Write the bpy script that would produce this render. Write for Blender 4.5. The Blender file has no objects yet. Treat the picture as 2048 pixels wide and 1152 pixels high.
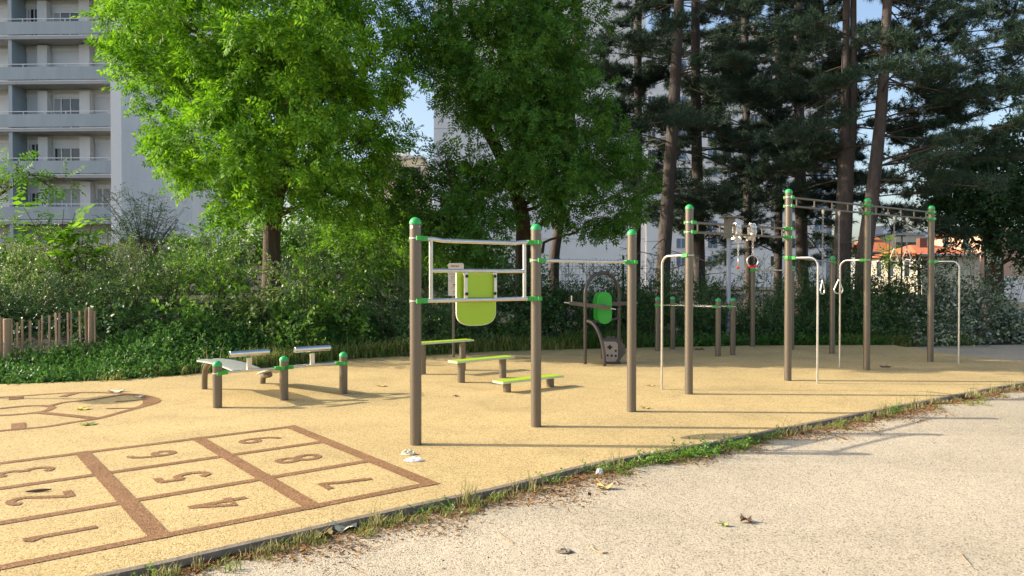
import bpy, math, random
import numpy as np
from mathutils import Vector, Matrix

sc = bpy.context.scene
COL = sc.collection
R = math.radians
# ------------------------------------------------------------------ camera
F = 1500.0                       # focal length in photograph pixels (2048 wide)
PITCH = math.atan(20.0 / F)
CAMH = 1.6
cam_d = bpy.data.cameras.new("camera")
cam_d.sensor_width = 36.0
cam_d.lens = F / 2048.0 * 36.0
cam_d.clip_end = 2000.0
cam_d.clip_start = 0.05
cam = bpy.data.objects.new("camera", cam_d)
cam.location = (0, 0, CAMH)
cam.rotation_euler = (R(90) - PITCH, 0, 0)
COL.objects.link(cam)
sc.camera = cam
# ------------------------------------------------------------------ sky, sun, exposure
SUN_EL = R(27.5)
TO_SUN = Vector((-math.cos(SUN_EL), 0.04 * math.cos(SUN_EL), math.sin(SUN_EL))).normalized()
world = bpy.data.worlds.new("World")
sc.world = world
world.use_nodes = True
wn = world.node_tree.nodes
sky = wn.new("ShaderNodeTexSky")
sky.sky_type = 'NISHITA'
sky.sun_disc = False
sky.sun_elevation = SUN_EL
sky.sun_rotation = math.atan2(TO_SUN.x, TO_SUN.y) % (2 * math.pi)
sky.air_density = 1.0
sky.dust_density = 3.0
sky.ozone_density = 1.0
world.node_tree.links.new(sky.outputs[0], wn["Background"].inputs[0])
wn["Background"].inputs[1].default_value = 0.148
sun_d = bpy.data.lights.new("sun", 'SUN')
sun_d.energy = 4.1
sun_d.angle = R(0.5)
sun_d.color = (1.0, 0.90, 0.74)
sun = bpy.data.objects.new("sun", sun_d)
sun.rotation_euler = (-TO_SUN).to_track_quat('-Z', 'Y').to_euler()
COL.objects.link(sun)
sc.view_settings.view_transform = 'Standard'
sc.view_settings.look = 'None'
sc.view_settings.exposure = 0.88
sc.view_settings.gamma = 1.0
sc.view_settings.use_curve_mapping = False
try:
    sc.cycles.max_bounces = 8
    sc.cycles.transparent_max_bounces = 8
except Exception:
    pass

# ------------------------------------------------------------------ picture -> place
def ray(px, py):
    u = (px - 1024.0) / F
    v = (576.0 - py) / F
    c, s = math.cos(PITCH), math.sin(PITCH)
    return Vector((u, c + v * s, -s + v * c))

def G(px, py, z=0.0):
    d = ray(px, py)
    t = (z - CAMH) / d.z
    return Vector((d.x * t, d.y * t, z))

def P(px, py, Y):
    d = ray(px, py)
    t = Y / d.y
    return Vector((d.x * t, Y, CAMH + d.z * t))

def lerp(a, b, t):
    return a + (b - a) * t

def smooth(t):
    t = np.clip(t, 0, 1)
    return t * t * (3 - 2 * t)

# ------------------------------------------------------------------ materials
def new_mat(name):
    m = bpy.data.materials.new(name)
    m.use_nodes = True
    nt = m.node_tree
    return m, nt, nt.nodes, nt.links, nt.nodes["Principled BSDF"]

def M(name, col, rough=0.6, metal=0.0, var=0.12, vscale=6.0, bump=0.0, bscale=60.0, stretch=None, col2=None, spec=0.5):
    m, nt, n, l, bs = new_mat(name)
    tc = n.new("ShaderNodeTexCoord")
    src = tc.outputs["Object"]
    if stretch:
        mp = n.new("ShaderNodeMapping")
        mp.inputs["Scale"].default_value = stretch
        l.new(src, mp.inputs[0])
        src = mp.outputs[0]
    nz = n.new("ShaderNodeTexNoise")
    nz.inputs["Scale"].default_value = vscale
    nz.inputs["Detail"].default_value = 6
    nz.inputs["Roughness"].default_value = 0.65
    l.new(src, nz.inputs["Vector"])
    rp = n.new("ShaderNodeValToRGB")
    c2 = col2 or tuple(min(1, c * (1 + var)) for c in col)
    c1 = tuple(c * (1 - var) for c in col)
    rp.color_ramp.elements[0].position = 0.3
    rp.color_ramp.elements[1].position = 0.7
    rp.color_ramp.elements[0].color = (*c1, 1)
    rp.color_ramp.elements[1].color = (*c2, 1)
    l.new(nz.outputs["Fac"], rp.inputs[0])
    l.new(rp.outputs[0], bs.inputs["Base Color"])
    bs.inputs["Roughness"].default_value = rough
    bs.inputs["Metallic"].default_value = metal
    bs.inputs["Specular IOR Level"].default_value = spec
    if bump > 0:
        n2 = n.new("ShaderNodeTexNoise")
        n2.inputs["Scale"].default_value = bscale
        n2.inputs["Detail"].default_value = 5
        l.new(src, n2.inputs["Vector"])
        b = n.new("ShaderNodeBump")
        b.inputs["Strength"].default_value = bump
        b.inputs["Distance"].default_value = 0.02
        l.new(n2.outputs["Fac"], b.inputs["Height"])
        l.new(b.outputs[0], bs.inputs["Normal"])
    return m

def leaf_mat(name, cols, rough=0.45, trans=0.4, spec=0.5, tcol=None):
    m, nt, n, l, bs = new_mat(name)
    g = n.new("ShaderNodeNewGeometry")
    rp = n.new("ShaderNodeValToRGB")
    els = rp.color_ramp.elements
    while len(els) < len(cols):
        els.new(0.5)
    for i, c in enumerate(cols):
        els[i].position = i / (len(cols) - 1)
        els[i].color = (*c, 1)
    l.new(g.outputs["Random Per Island"], rp.inputs[0])
    l.new(rp.outputs[0], bs.inputs["Base Color"])
    bs.inputs["Roughness"].default_value = rough
    bs.inputs["Specular IOR Level"].default_value = spec
    tr = n.new("ShaderNodeBsdfTranslucent")
    if tcol:
        mx = n.new("ShaderNodeMix")
        mx.data_type = 'RGBA'
        mx.blend_type = 'MULTIPLY'
        mx.inputs[0].default_value = 1.0
        l.new(rp.outputs[0], mx.inputs[6])
        mx.inputs[7].default_value = (*tcol, 1)
        l.new(mx.outputs[2], tr.inputs[0])
    else:
        l.new(rp.outputs[0], tr.inputs[0])
    ms = n.new("ShaderNodeMixShader")
    ms.inputs[0].default_value = trans
    l.new(bs.outputs[0], ms.inputs[1])
    l.new(tr.outputs[0], ms.inputs[2])
    l.new(ms.outputs[0], n["Material Output"].inputs[0])
    return m

def granule_mat(name, cols, scale, big=(0.85, 1.1), big_scale=0.6, bump=0.5, rough=0.85, fine=None, streak=None):
    """granules: every voronoi cell picks its colour; slow noise gives wear and dirt"""
    m, nt, n, l, bs = new_mat(name)
    tc = n.new("ShaderNodeTexCoord")
    vo = n.new("ShaderNodeTexVoronoi")
    vo.inputs["Scale"].default_value = scale
    l.new(tc.outputs["Object"], vo.inputs["Vector"])
    sp = n.new("ShaderNodeSeparateColor")
    l.new(vo.outputs["Color"], sp.inputs[0])
    rp = n.new("ShaderNodeValToRGB")
    rp.color_ramp.interpolation = 'LINEAR'
    els = rp.color_ramp.elements
    while len(els) < len(cols):
        els.new(0.5)
    for i, (p, c) in enumerate(cols):
        els[i].position = p
        els[i].color = (*c, 1)
    l.new(sp.outputs[0], rp.inputs[0])
    nz = n.new("ShaderNodeTexNoise")
    nz.inputs["Scale"].default_value = big_scale
    nz.inputs["Detail"].default_value = 8
    nz.inputs["Roughness"].default_value = 0.6
    l.new(tc.outputs["Object"], nz.inputs["Vector"])
    mr = n.new("ShaderNodeMapRange")
    mr.inputs["From Min"].default_value = 0.3
    mr.inputs["From Max"].default_value = 0.7
    mr.inputs["To Min"].default_value = big[0]
    mr.inputs["To Max"].default_value = big[1]
    l.new(nz.outputs["Fac"], mr.inputs[0])
    mx = n.new("ShaderNodeVectorMath")
    mx.operation = 'SCALE'
    l.new(rp.outputs[0], mx.inputs[0])
    l.new(mr.outputs[0], mx.inputs["Scale"])
    n5 = n.new("ShaderNodeTexNoise")
    n5.inputs["Scale"].default_value = 1.0
    n5.inputs["Detail"].default_value = 5
    n5.inputs["Distortion"].default_value = 0.6
    mp = n.new("ShaderNodeMapping")
    rot, sx, sy = streak or (0.0, 1.7, 1.7)
    mp.inputs["Rotation"].default_value = (0, 0, rot)
    mp.inputs["Scale"].default_value = (sx, sy, 1)
    l.new(tc.outputs["Object"], mp.inputs[0]); l.new(mp.outputs[0], n5.inputs["Vector"])
    m5 = n.new("ShaderNodeMapRange")
    m5.inputs["From Min"].default_value = 0.50
    m5.inputs["From Max"].default_value = 0.68
    m5.inputs["To Min"].default_value = 1.0
    m5.inputs["To Max"].default_value = 0.89
    l.new(n5.outputs["Fac"], m5.inputs[0])
    mx2 = n.new("ShaderNodeVectorMath")
    mx2.operation = 'SCALE'
    l.new(mx.outputs[0], mx2.inputs[0]); l.new(m5.outputs[0], mx2.inputs["Scale"])
    l.new(mx2.outputs[0], bs.inputs["Base Color"])
    bs.inputs["Roughness"].default_value = rough
    bs.inputs["Specular IOR Level"].default_value = 0.25
    b = n.new("ShaderNodeBump")
    b.inputs["Strength"].default_value = bump
    b.inputs["Distance"].default_value = 0.006
    b.invert = True
    l.new(vo.outputs["Distance"], b.inputs["Height"])
    if fine:
        n3 = n.new("ShaderNodeTexNoise")
        n3.inputs["Scale"].default_value = fine
        n3.inputs["Detail"].default_value = 6
        l.new(tc.outputs["Object"], n3.inputs["Vector"])
        b2 = n.new("ShaderNodeBump")
        b2.inputs["Strength"].default_value = 0.5
        b2.inputs["Distance"].default_value = 0.03
        l.new(n3.outputs["Fac"], b2.inputs["Height"])
        l.new(b2.outputs[0], b.inputs["Normal"])
    l.new(b.outputs[0], bs.inputs["Normal"])
    return m

MT = {}
MT['rubber'] = granule_mat("ochre_rubber", [(0, (.22, .14, .05)), (.12, (.40, .28, .11)), (.3, (.495, .362, .16)), (.75, (.565, .42, .192)), (1, (.67, .525, .27))], 105, (0.84, 1.09), 0.45, 0.4)
MT['marking'] = granule_mat("brown_rubber", [(0, (.13, .06, .024)), (.3, (.235, .122, .054)), (.8, (.285, .152, .070)), (1, (.40, .24, .125))], 105, (0.85, 1.1), 1.2, 0.4)
MT['gravel'] = granule_mat("pale_gravel", [(0, (.11, .088, .06)), (.09, (.29, .238, .165)), (.25, (.475, .398, .28)), (.75, (.535, .455, .325)), (1, (.61, .54, .42))], 125, (0.86, 1.06), 0.4, 0.5, 0.95, 4.0, (.72, .5, 1.6))
MT['soil'] = M("soil", (.045, .042, .022), 0.95, 0, .4, 3.0, .6, 20)
MT['kerb'] = M("kerb_rubber", (.21, .17, .125), 0.8, 0, .3, 12, .3, 60)
MT['post'] = M("bronze_post_paint", (.178, .150, .115), 0.36, 0.45, .10, 3, .04, 200, (1, 1, .15))
MT['dark_post'] = M("dark_bronze_paint", (.10, .08, .068), 0.38, 0.3, .12, 5, .03, 200)
MT['cap'] = M("green_plastic", (.035, .42, .10), 0.35, 0, .06, 8)
MT['clamp'] = M("bright_green_plastic", (.045, .40, .05), 0.38, 0, .06, 8)
MT['lime'] = M("lime_board", (.40, .60, .025), 0.4, 0, .05, 3)
MT['lime_edge'] = M("lime_board_edge", (.62, .66, .42), 0.5, 0, .05, 3)
MT['green_pad'] = M("green_pad", (.03, .36, .035), 0.4, 0, .05, 3)
MT['galv'] = M("galvanised_steel", (.66, .63, .58), 0.34, 0.9, .10, 9, .02, 90)
MT['steel'] = M("brushed_steel", (.72, .71, .70), 0.22, 1.0, .06, 5, .02, 120)
MT['sheet'] = M("perforated_steel_sheet", (.60, .60, .58), 0.42, 0.7, .08, 8)
MT['chain'] = M("chain_steel", (.74, .70, .64), 0.28, 1.0, .15, 30)
MT['dark_chain'] = M("dark_chain_steel", (.30, .29, .28), 0.4, 1.0, .15, 30)
MT['bolt'] = M("bolt_black", (.012, .012, .012), 0.35, 0.2, .1, 30)
MT['red'] = M("red_grip", (.62, .012, .01), 0.4, 0, .08, 20)
MT['hole'] = M("black_hole", (.006, .006, .006), 0.8)
MT['box_dark'] = M("grey_plastic_housing", (.055, .052, .052), 0.5, 0, .15, 6)
MT['box_face'] = M("grey_face_plate", (.27, .25, .235), 0.45, 0.3, .1, 8)
MT['white_render'] = M("white_render", (.80, .78, .75), 0.85, 0, .06, .4, .05, 8)
MT['pale_render'] = M("pale_render", (.82, .77, .72), 0.85, 0, .08, .5, .05, 8, (1, 1, .3))
MT['loggia'] = M("loggia_wall", (.70, .69, .67), 0.85, 0, .10, 1.2, 0, 1, (1, 1, .2))
MT['balcony'] = M("balcony_panel", (.33, .38, .41), 0.45, 0, .10, 1.5, 0, 1, (1, 1, .2))
MT['shutter'] = M("roller_shutter", (.68, .69, .70), 0.5, 0, .04, 1)
MT['white_frame'] = M("white_frame", (.72, .72, .72), 0.4, 0, .03, 2)
MT['concrete'] = M("concrete_slab", (.40, .40, .39), 0.85, 0, .1, 1)
MT['glass'] = M("window_glass", (.03, .036, .045), 0.08, 0, .2, .6, 0, 1, None, None, 0.8)
MT['blue_glass'] = M("sky_glass", (.10, .17, .27), 0.1, 0, .2, .6, 0, 1, None, None, 0.9)
MT['curtain'] = M("net_curtain", (.42, .42, .42), 0.9, 0, .12, 3, 0, 1, (6, 6, .3))
MT['cream'] = M("cream_render", (.54, .48, .36), 0.85, 0, .05, .4)
MT['pink'] = M("pink_render", (.66, .40, .28), 0.85, 0, .06, .4)
MT['tile'] = M("terracotta_tile", (.50, .15, .06), 0.8, 0, .22, 2.5, .4, 5)
MT['fence_wood'] = M("weathered_chestnut", (.36, .25, .155), 0.85, 0, .25, 9, .3, 60, (1, 1, .1))
MT['box_wood'] = M("dark_planter_wood", (.045, .032, .026), 0.8, 0, .2, 6, .2, 40)
MT['wire'] = M("galvanised_wire", (.40, .40, .40), 0.4, 0.8)
MT['pole'] = M("grey_painted_pole", (.46, .47, .50), 0.5, 0.2, .06, 2)
MT['lantern'] = M("lantern_panel", (.24, .21, .16), 0.5, 0, .1, 5)
MT['sign'] = M("sign_white", (.62, .57, .50), 0.5, 0, .05, 8)
MT['sign_ink'] = M("sign_ink", (.05, .05, .06), 0.6)
MT['sign_red'] = M("sign_red", (.45, .09, .05), 0.6)
MT['brick'] = M("brick_wall", (.17, .075, .05), 0.9, 0, .25, 12)
MT['bark'] = M("tree_bark", (.085, .062, .042), 0.95, 0, .4, 9, .9, 26, (1, 1, .22))
MT['pine_bark'] = M("pine_bark", (.085, .068, .060), 0.95, 0, .35, 8, .9, 22, (1, 1, .28))
MT['twig'] = M("twig_bark", (.07, .052, .038), 0.9, 0, .3, 9)
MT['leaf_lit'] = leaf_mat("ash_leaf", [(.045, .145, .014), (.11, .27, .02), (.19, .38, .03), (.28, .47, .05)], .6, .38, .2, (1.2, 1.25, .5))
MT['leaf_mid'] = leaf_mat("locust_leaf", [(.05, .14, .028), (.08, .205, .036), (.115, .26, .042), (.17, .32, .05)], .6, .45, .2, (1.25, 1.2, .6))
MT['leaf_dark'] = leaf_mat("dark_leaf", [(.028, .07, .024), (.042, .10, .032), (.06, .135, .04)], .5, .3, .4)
MT['needle'] = leaf_mat("pine_needle", [(.025, .052, .036), (.038, .072, .048), (.052, .094, .056), (.075, .11, .055)], .55, .15, .25)
MT['shrub_pale'] = leaf_mat("pale_shrub_leaf", [(.07, .16, .03), (.14, .25, .045), (.25, .34, .08), (.40, .42, .20)], .42, .35, .5)
MT['shrub'] = leaf_mat("shrub_leaf", [(.05, .15, .02), (.10, .235, .03), (.17, .32, .045), (.26, .38, .09)], .42, .4, .45, (1.2, 1.2, .6))
MT['shrub_dark'] = leaf_mat("dark_shrub_leaf", [(.04, .10, .026), (.065, .145, .038), (.10, .19, .05)], .4, .25, .5)
MT['shrub_white'] = leaf_mat("flowering_shrub_leaf", [(.040, .085, .032), (.06, .12, .045), (.13, .20, .09), (.44, .48, .36), (.52, .55, .43)], .45, .25, .5)
MT['broad'] = leaf_mat("broad_leaf", [(.11, .26, .02), (.17, .33, .03), (.20, .38, .04)], .6, .5, .1, (1.3, 1.3, .6))
MT['nettle'] = leaf_mat("nettle_leaf", [(.05, .14, .024), (.085, .205, .034), (.14, .28, .05)], .5, .35, .4)
MT['grass'] = leaf_mat("grass_blade", [(.10, .20, .03), (.19, .28, .05), (.34, .34, .10), (.48, .40, .17)], .5, .4, .3)
MT['grass_green'] = leaf_mat("green_grass_blade", [(.05, .12, .02), (.09, .18, .03), (.15, .22, .05)], .5, .4, .3)
MT['grass_dry'] = leaf_mat("dry_grass_blade", [(.12, .18, .04), (.30, .27, .10), (.48, .40, .19), (.55, .47, .25)], .6, .35, .3)
MT['litter'] = leaf_mat("leaf_litter", [(.10, .042, .018), (.20, .085, .03), (.32, .16, .055), (.42, .26, .10), (.16, .075, .03)], .8, .15, .2)
MT['stone'] = leaf_mat("path_stone", [(.10, .09, .08), (.25, .22, .19), (.44, .40, .34), (.6, .55, .47)], .9, 0.0, .2)
MT['yellow_leaf'] = M("yellow_leaf", (.55, .46, .06), .6, 0, .2, 30)
MT['green_leaf'] = M("fallen_green_leaf", (.26, .30, .06), .6, 0, .2, 30)
MT['tan_leaf'] = M("tan_leaf", (.52, .38, .14), .7, 0, .25, 30)
MT['pale_leaf'] = M("pale_dry_leaf", (.66, .60, .42), .7, 0, .2, 30)
MT['brown_leaf'] = M("brown_leaf", (.11, .055, .03), .75, 0, .3, 30)
MT['paper'] = M("white_paper", (.78, .77, .76), .8, 0, .05, 30)
MT['straw'] = M("dry_stem", (.36, .27, .16), .8, 0, .2, 30)

# ------------------------------------------------------------------ mesh builder
class MB:
    def __init__(s):
        s.v = []
        s.f = []
    def add(s, vs, fs):
        o = len(s.v)
        s.v.extend([tuple(v) for v in vs])
        s.f.extend([tuple(i + o for i in f) for f in fs])
        return s
    def box(s, c, size, ax=None, up=None):
        """box centred at c; ax = local x direction (horizontal), size (x,y,z)"""
        c = Vector(c)
        x = Vector(ax).normalized() if ax is not None else Vector((1, 0, 0))
        z = Vector(up).normalized() if up is not None else Vector((0, 0, 1))
        y = z.cross(x).normalized()
        z = x.cross(y).normalized()
        hx, hy, hz = size[0] / 2, size[1] / 2, size[2] / 2
        vs = []
        for k in (-1, 1):
            for j in (-1, 1):
                for i in (-1, 1):
                    vs.append(c + x * i * hx + y * j * hy + z * k * hz)
        s.add(vs, [(0, 2, 3, 1), (4, 5, 7, 6), (0, 1, 5, 4), (2, 6, 7, 3), (0, 4, 6, 2), (1, 3, 7, 5)])
        return s
    def tube(s, pts, r, seg=12, caps=True):
        pts = [Vector(p) for p in pts]
        n = len(pts)
        rs = r if isinstance(r, (list, tuple)) else [r] * n
        t0 = (pts[1] - pts[0]).normalized()
        ref = Vector((0, 0, 1)) if abs(t0.z) < 0.9 else Vector((1, 0, 0))
        nx = t0.cross(ref).normalized()
        vs = []
        for i in range(n):
            if i == 0: t = pts[1] - pts[0]
            elif i == n - 1: t = pts[-1] - pts[-2]
            else: t = (pts[i + 1] - pts[i]).normalized() + (pts[i] - pts[i - 1]).normalized()
            t.normalize()
            nx = (nx - t * nx.dot(t)).normalized()
            ny = t.cross(nx)
            for k in range(seg):
                a = 2 * math.pi * k / seg
                vs.append(pts[i] + (nx * math.cos(a) + ny * math.sin(a)) * rs[i])
        fs = []
        for i in range(n - 1):
            for k in range(seg):
                k2 = (k + 1) % seg
                fs.append((i * seg + k, i * seg + k2, (i + 1) * seg + k2, (i + 1) * seg + k))
        if caps:
            fs.append(tuple(range(seg - 1, -1, -1)))
            fs.append(tuple((n - 1) * seg + k for k in range(seg)))
        s.add(vs, fs)
        return s
    def lathe(s, c, prof, seg=20):
        """prof: list of (r, z) from bottom to top around vertical axis at c"""
        c = Vector(c)
        vs = []
        for r, z in prof:
            for k in range(seg):
                a = 2 * math.pi * k / seg
                vs.append(c + Vector((r * math.cos(a), r * math.sin(a), z)))
        fs = []
        for i in range(len(prof) - 1):
            for k in range(seg):
                k2 = (k + 1) % seg
                fs.append((i * seg + k, i * seg + k2, (i + 1) * seg + k2, (i + 1) * seg + k))
        fs.append(tuple(range(seg - 1, -1, -1)))
        fs.append(tuple((len(prof) - 1) * seg + k for k in range(seg)))
        s.add(vs, fs)
        return s
    def prism(s, poly, c, ax, ay, thick):
        """poly in 2D (x along ax, y along ay), extruded +-thick/2 along ax x ay"""
        c = Vector(c); ax = Vector(ax).normalized(); ay = Vector(ay).normalized()
        az = ax.cross(ay)
        n = len(poly)
        vs = [c + ax * x + ay * y - az * thick / 2 for x, y in poly] + [c + ax * x + ay * y + az * thick / 2 for x, y in poly]
        fs = [tuple(range(n - 1, -1, -1)), tuple(range(n, 2 * n))]
        for i in range(n):
            j = (i + 1) % n
            fs.append((i, j, n + j, n + i))
        s.add(vs, fs)
        return s
    def band(s, c, d, arc, r0, r1, h, seg=16):
        """part of a ring round a vertical axis, centred on horizontal direction d"""
        c = Vector(c)
        a0 = math.atan2(d[1], d[0]) - arc / 2
        vs = []
        for i in range(seg + 1):
            a = a0 + arc * i / seg
            dv = Vector((math.cos(a), math.sin(a), 0))
            for rr in (r0, r1):
                for zz in (-h / 2, h / 2):
                    vs.append(c + dv * rr + Vector((0, 0, zz)))
        fs = []
        for i in range(seg):
            a, b = i * 4, i * 4 + 4
            fs += [(a + 2, b + 2, b + 3, a + 3), (a, a + 1, b + 1, b), (a + 1, a + 3, b + 3, b + 1), (a, b, b + 2, a + 2)]
        fs += [(0, 2, 3, 1), (seg * 4, seg * 4 + 1, seg * 4 + 3, seg * 4 + 2)]
        s.add(vs, fs)
        return s
    def ribbon(s, pts, w, z=0.0, closed=False):
        """flat strip on the ground along pts (Vectors), width w or list of widths"""
        n = len(pts)
        ws = w if isinstance(w, (list, tuple)) else [w] * n
        vs = []
        for i in range(n):
            a = pts[i - 1] if i > 0 else pts[0]
            b = pts[i + 1] if i < n - 1 else pts[-1]
            t = Vector((b.x - a.x, b.y - a.y, 0)).normalized()
            nn = Vector((-t.y, t.x, 0))
            vs += [(pts[i].x - nn.x * ws[i] / 2, pts[i].y - nn.y * ws[i] / 2, z), (pts[i].x + nn.x * ws[i] / 2, pts[i].y + nn.y * ws[i] / 2, z)]
        s.add(vs, [(2 * i, 2 * i + 2, 2 * i + 3, 2 * i + 1) for i in range(n - 1)])
        return s
    def build(s, name, mat, parent=None, smooth_=True):
        o = Vector((0, 0, 0))
        if parent is not None:
            o = root_loc(parent)
        va = np.array(s.v, dtype=np.float64) - np.array(o)
        me = bpy.data.meshes.new(name)
        me.from_pydata(va.tolist(), [], s.f)
        me.materials.append(mat)
        if smooth_:
            me.polygons.foreach_set("use_smooth", [True] * len(me.polygons))
            me.set_sharp_from_angle(angle=R(38))
        me.update()
        ob = bpy.data.objects.new(name, me)
        COL.objects.link(ob)
        if parent is not None:
            ob.parent = parent
        return ob

def root_loc(o):
    v = Vector((0, 0, 0))
    while o is not None:
        v += o.location
        o = o.parent
    return v

def tag(o, label=None, cat=None, group=None, kind=None):
    if label: o["label"] = label
    if cat: o["category"] = cat
    if group: o["group"] = group
    if kind: o["kind"] = kind
    return o

def thing(name, label, cat, loc, group=None):
    o = bpy.data.objects.new(name, None)
    o.empty_display_size = 0.2
    o.location = loc
    COL.objects.link(o)
    return tag(o, label, cat, group)

def copy_tree(o, parent=None):
    c = o.copy()
    COL.objects.link(c)
    if parent is not None:
        c.parent = parent
    for ch in list(o.children):
        copy_tree(ch, c)
    return c

def big_mesh(name, verts, nper, mat, parent=None, kind=None):
    """verts: (N*nper,3) array, polygons of nper consecutive vertices"""
    verts = np.asarray(verts, dtype=np.float32)
    if parent is not None:
        verts = verts - np.array(root_loc(parent), dtype=np.float32)
    n = len(verts)
    npoly = n // nper
    me = bpy.data.meshes.new(name)
    me.vertices.add(n)
    me.vertices.foreach_set("co", verts.ravel())
    me.loops.add(n)
    me.loops.foreach_set("vertex_index", np.arange(n, dtype=np.int32))
    me.polygons.add(npoly)
    me.polygons.foreach_set("loop_start", np.arange(npoly, dtype=np.int32) * nper)
    me.polygons.foreach_set("loop_total", np.full(npoly, nper, dtype=np.int32))
    me.materials.append(mat)
    me.update(calc_edges=True)
    ob = bpy.data.objects.new(name, me)
    COL.objects.link(ob)
    if parent is not None:
        ob.parent = parent
    if kind:
        ob["kind"] = kind
    return ob

# ------------------------------------------------------------------ ground shape
def catmull(pts, n=8):
    out = []
    P4 = [pts[0]] + list(pts) + [pts[-1]]
    for i in range(1, len(P4) - 2):
        p0, p1, p2, p3 = [np.array(P4[i + k], float) for k in (-1, 0, 1, 2)]
        for k in range(n):
            t = k / n
            out.append(0.5 * ((2 * p1) + (-p0 + p2) * t + (2 * p0 - 5 * p1 + 4 * p2 - p3) * t * t + (-p0 + 3 * p1 - 3 * p2 + p3) * t ** 3))
    out.append(np.array(pts[-1], float))
    return out

kerb_px = [(180, 1152), (520, 1077), (830, 1008), (1000, 972), (1190, 925), (1400, 888), (1560, 856), (1700, 829), (1850, 800), (2048, 765)]
kerb_ctrl = [(-6.0, 1.6), (-3.7, 3.1)] + [tuple(G(x, y)[:2]) for x, y in kerb_px] + [(10.2, 12.6), (12.6, 13.3)]
KERB = catmull(kerb_ctrl, 10)                        # list of 2-vectors, left to right
BACK = [(-16, 9.4), (-11, 11.0), tuple(G(20, 768)[:2]), tuple(G(230, 760)[:2]), tuple(G(480, 740)[:2]), tuple(G(720, 716)[:2]), tuple(G(1000, 702)[:2]), tuple(G(1200, 697)[:2]), tuple(G(1500, 691)[:2]), tuple(G(1790, 690)[:2])]
BX = np.array([p[0] for p in BACK] + [9.3, 14, 40]); BY = np.array([p[1] for p in BACK] + [18.3, 19.6, 22])

def back_y(x):
    return np.interp(x, BX, BY)

def ground_z(x, y):
    x = np.asarray(x, float); y = np.asarray(y, float)
    d = y - back_y(x)
    H = 0.25 + 0.95 * smooth((1.5 - x) / 6.0)
    z = -0.06 + (H + 0.06) * smooth((d - 0.05 - .55 * smooth((-6.2 - x) / 1.2)) / 4.8)
    z = z + 2.0 * smooth((y - 19) / 16.0) * smooth((1 - x) / 9.0) * (1 - smooth((y - 62) / 30.0))
    return z

def build_ground():
    xs = np.concatenate([np.array([-900, -300, -120, -70, -45]), np.arange(-34, 34.1, 0.8), np.array([45, 70, 120, 300, 900])])
    ys = np.concatenate([np.array([-200, -60, -20]), np.arange(-8, 46, 0.8), np.array([55, 75, 110, 200, 500, 1200])])
    X, Y = np.meshgrid(xs, ys)
    Z = ground_z(X, Y)
    m = MB()
    vs = np.stack([X, Y, Z], -1).reshape(-1, 3)
    nx = len(xs)
    fs = [(j * nx + i, j * nx + i + 1, (j + 1) * nx + i + 1, (j + 1) * nx + i) for j in range(len(ys) - 1) for i in range(nx - 1)]
    m.add(vs, fs)
    tag(m.build("ground", MT['soil']), "bare earth under shrubs and trees", "ground", None, "structure")

def build_surfaces():
    # rubber safety surface: one slab with a flat top at z = 0
    loop = [tuple(p) for p in KERB] + [(9.87, 14.46), (9.3, 15.1), (9.1, 17.7)]
    back = [(x, y) for x, y in BACK][::-1]
    loop += back + [(-16, 4)]
    m = MB()
    n = len(loop)
    m.add([(x, y, 0.0) for x, y in loop] + [(x, y, -0.10) for x, y in loop], [tuple(range(n))] + [(i, i + n, (i + 1) % n + n, (i + 1) % n) for i in range(n)])
    o = m.build("playground_surface", MT['rubber'], None, False)
    tag(o, "ochre granular rubber safety surface", "ground", None, "structure")
    # gravel path in front and to the right, following the kerb
    m = MB()
    k = [tuple(p) for p in KERB]
    # quads between kerb and near line
    def off(i, d):
        a = np.array(KERB[max(i - 1, 0)]); b = np.array(KERB[min(i + 1, len(KERB) - 1)])
        t = (b - a) / np.linalg.norm(b - a)
        nn = np.array([t[1], -t[0]])
        return np.array(KERB[i]) + nn * d
    poly = [tuple(off(i, 0.03)) for i in range(len(KERB))]
    poly += [(10.1, 14.46), (9.36, 15.1), (9.2, 17.9), (11.5, 18.4), (15, 18.9), (24, 19.8), (60, 23), (60, -30), (-30, -30), (-30, -2), (-9, -1)]
    m.add([(x, y, -0.052) for x, y in poly], [tuple(range(len(poly)))])
    tag(m.build("gravel_path", MT['gravel'], None, False), "pale gravel path beside the rubber surface", "path", None, "structure")
    # kerb strip with a little height
    m = MB()
    N = len(KERB)
    vs = []
    for i in range(N):
        a = off(i, 0.004); b = off(i, 0.048)
        vs += [(a[0], a[1], 0.006), (b[0], b[1], 0.002), (b[0], b[1], -0.12), (a[0], a[1], -0.12)]
    fs = []
    for i in range(N - 1):
        for q in range(4):
            fs.append((i * 4 + q, i * 4 + (q + 1) % 4, i * 4 + 4 + (q + 1) % 4, i * 4 + 4 + q))
    m.add(vs, fs)
    tag(m.build("kerb_edging", MT['kerb'], None, False), "dark edging strip along the rubber surface", "kerb", None, "structure")

build_ground()
build_surfaces()

# ------------------------------------------------------------------ hopscotch grid and round drawing
def line_int(a, b, c, d):
    x1, y1 = a; x2, y2 = b; x3, y3 = c; x4, y4 = d
    den = (x1 - x2) * (y3 - y4) - (y1 - y2) * (x3 - x4)
    return (((x1 * y2 - y1 * x2) * (x3 - x4) - (x1 - x2) * (x3 * y4 - y3 * x4)) / den, ((x1 * y2 - y1 * x2) * (y3 - y4) - (y1 - y2) * (x3 * y4 - y3 * x4)) / den)

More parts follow.
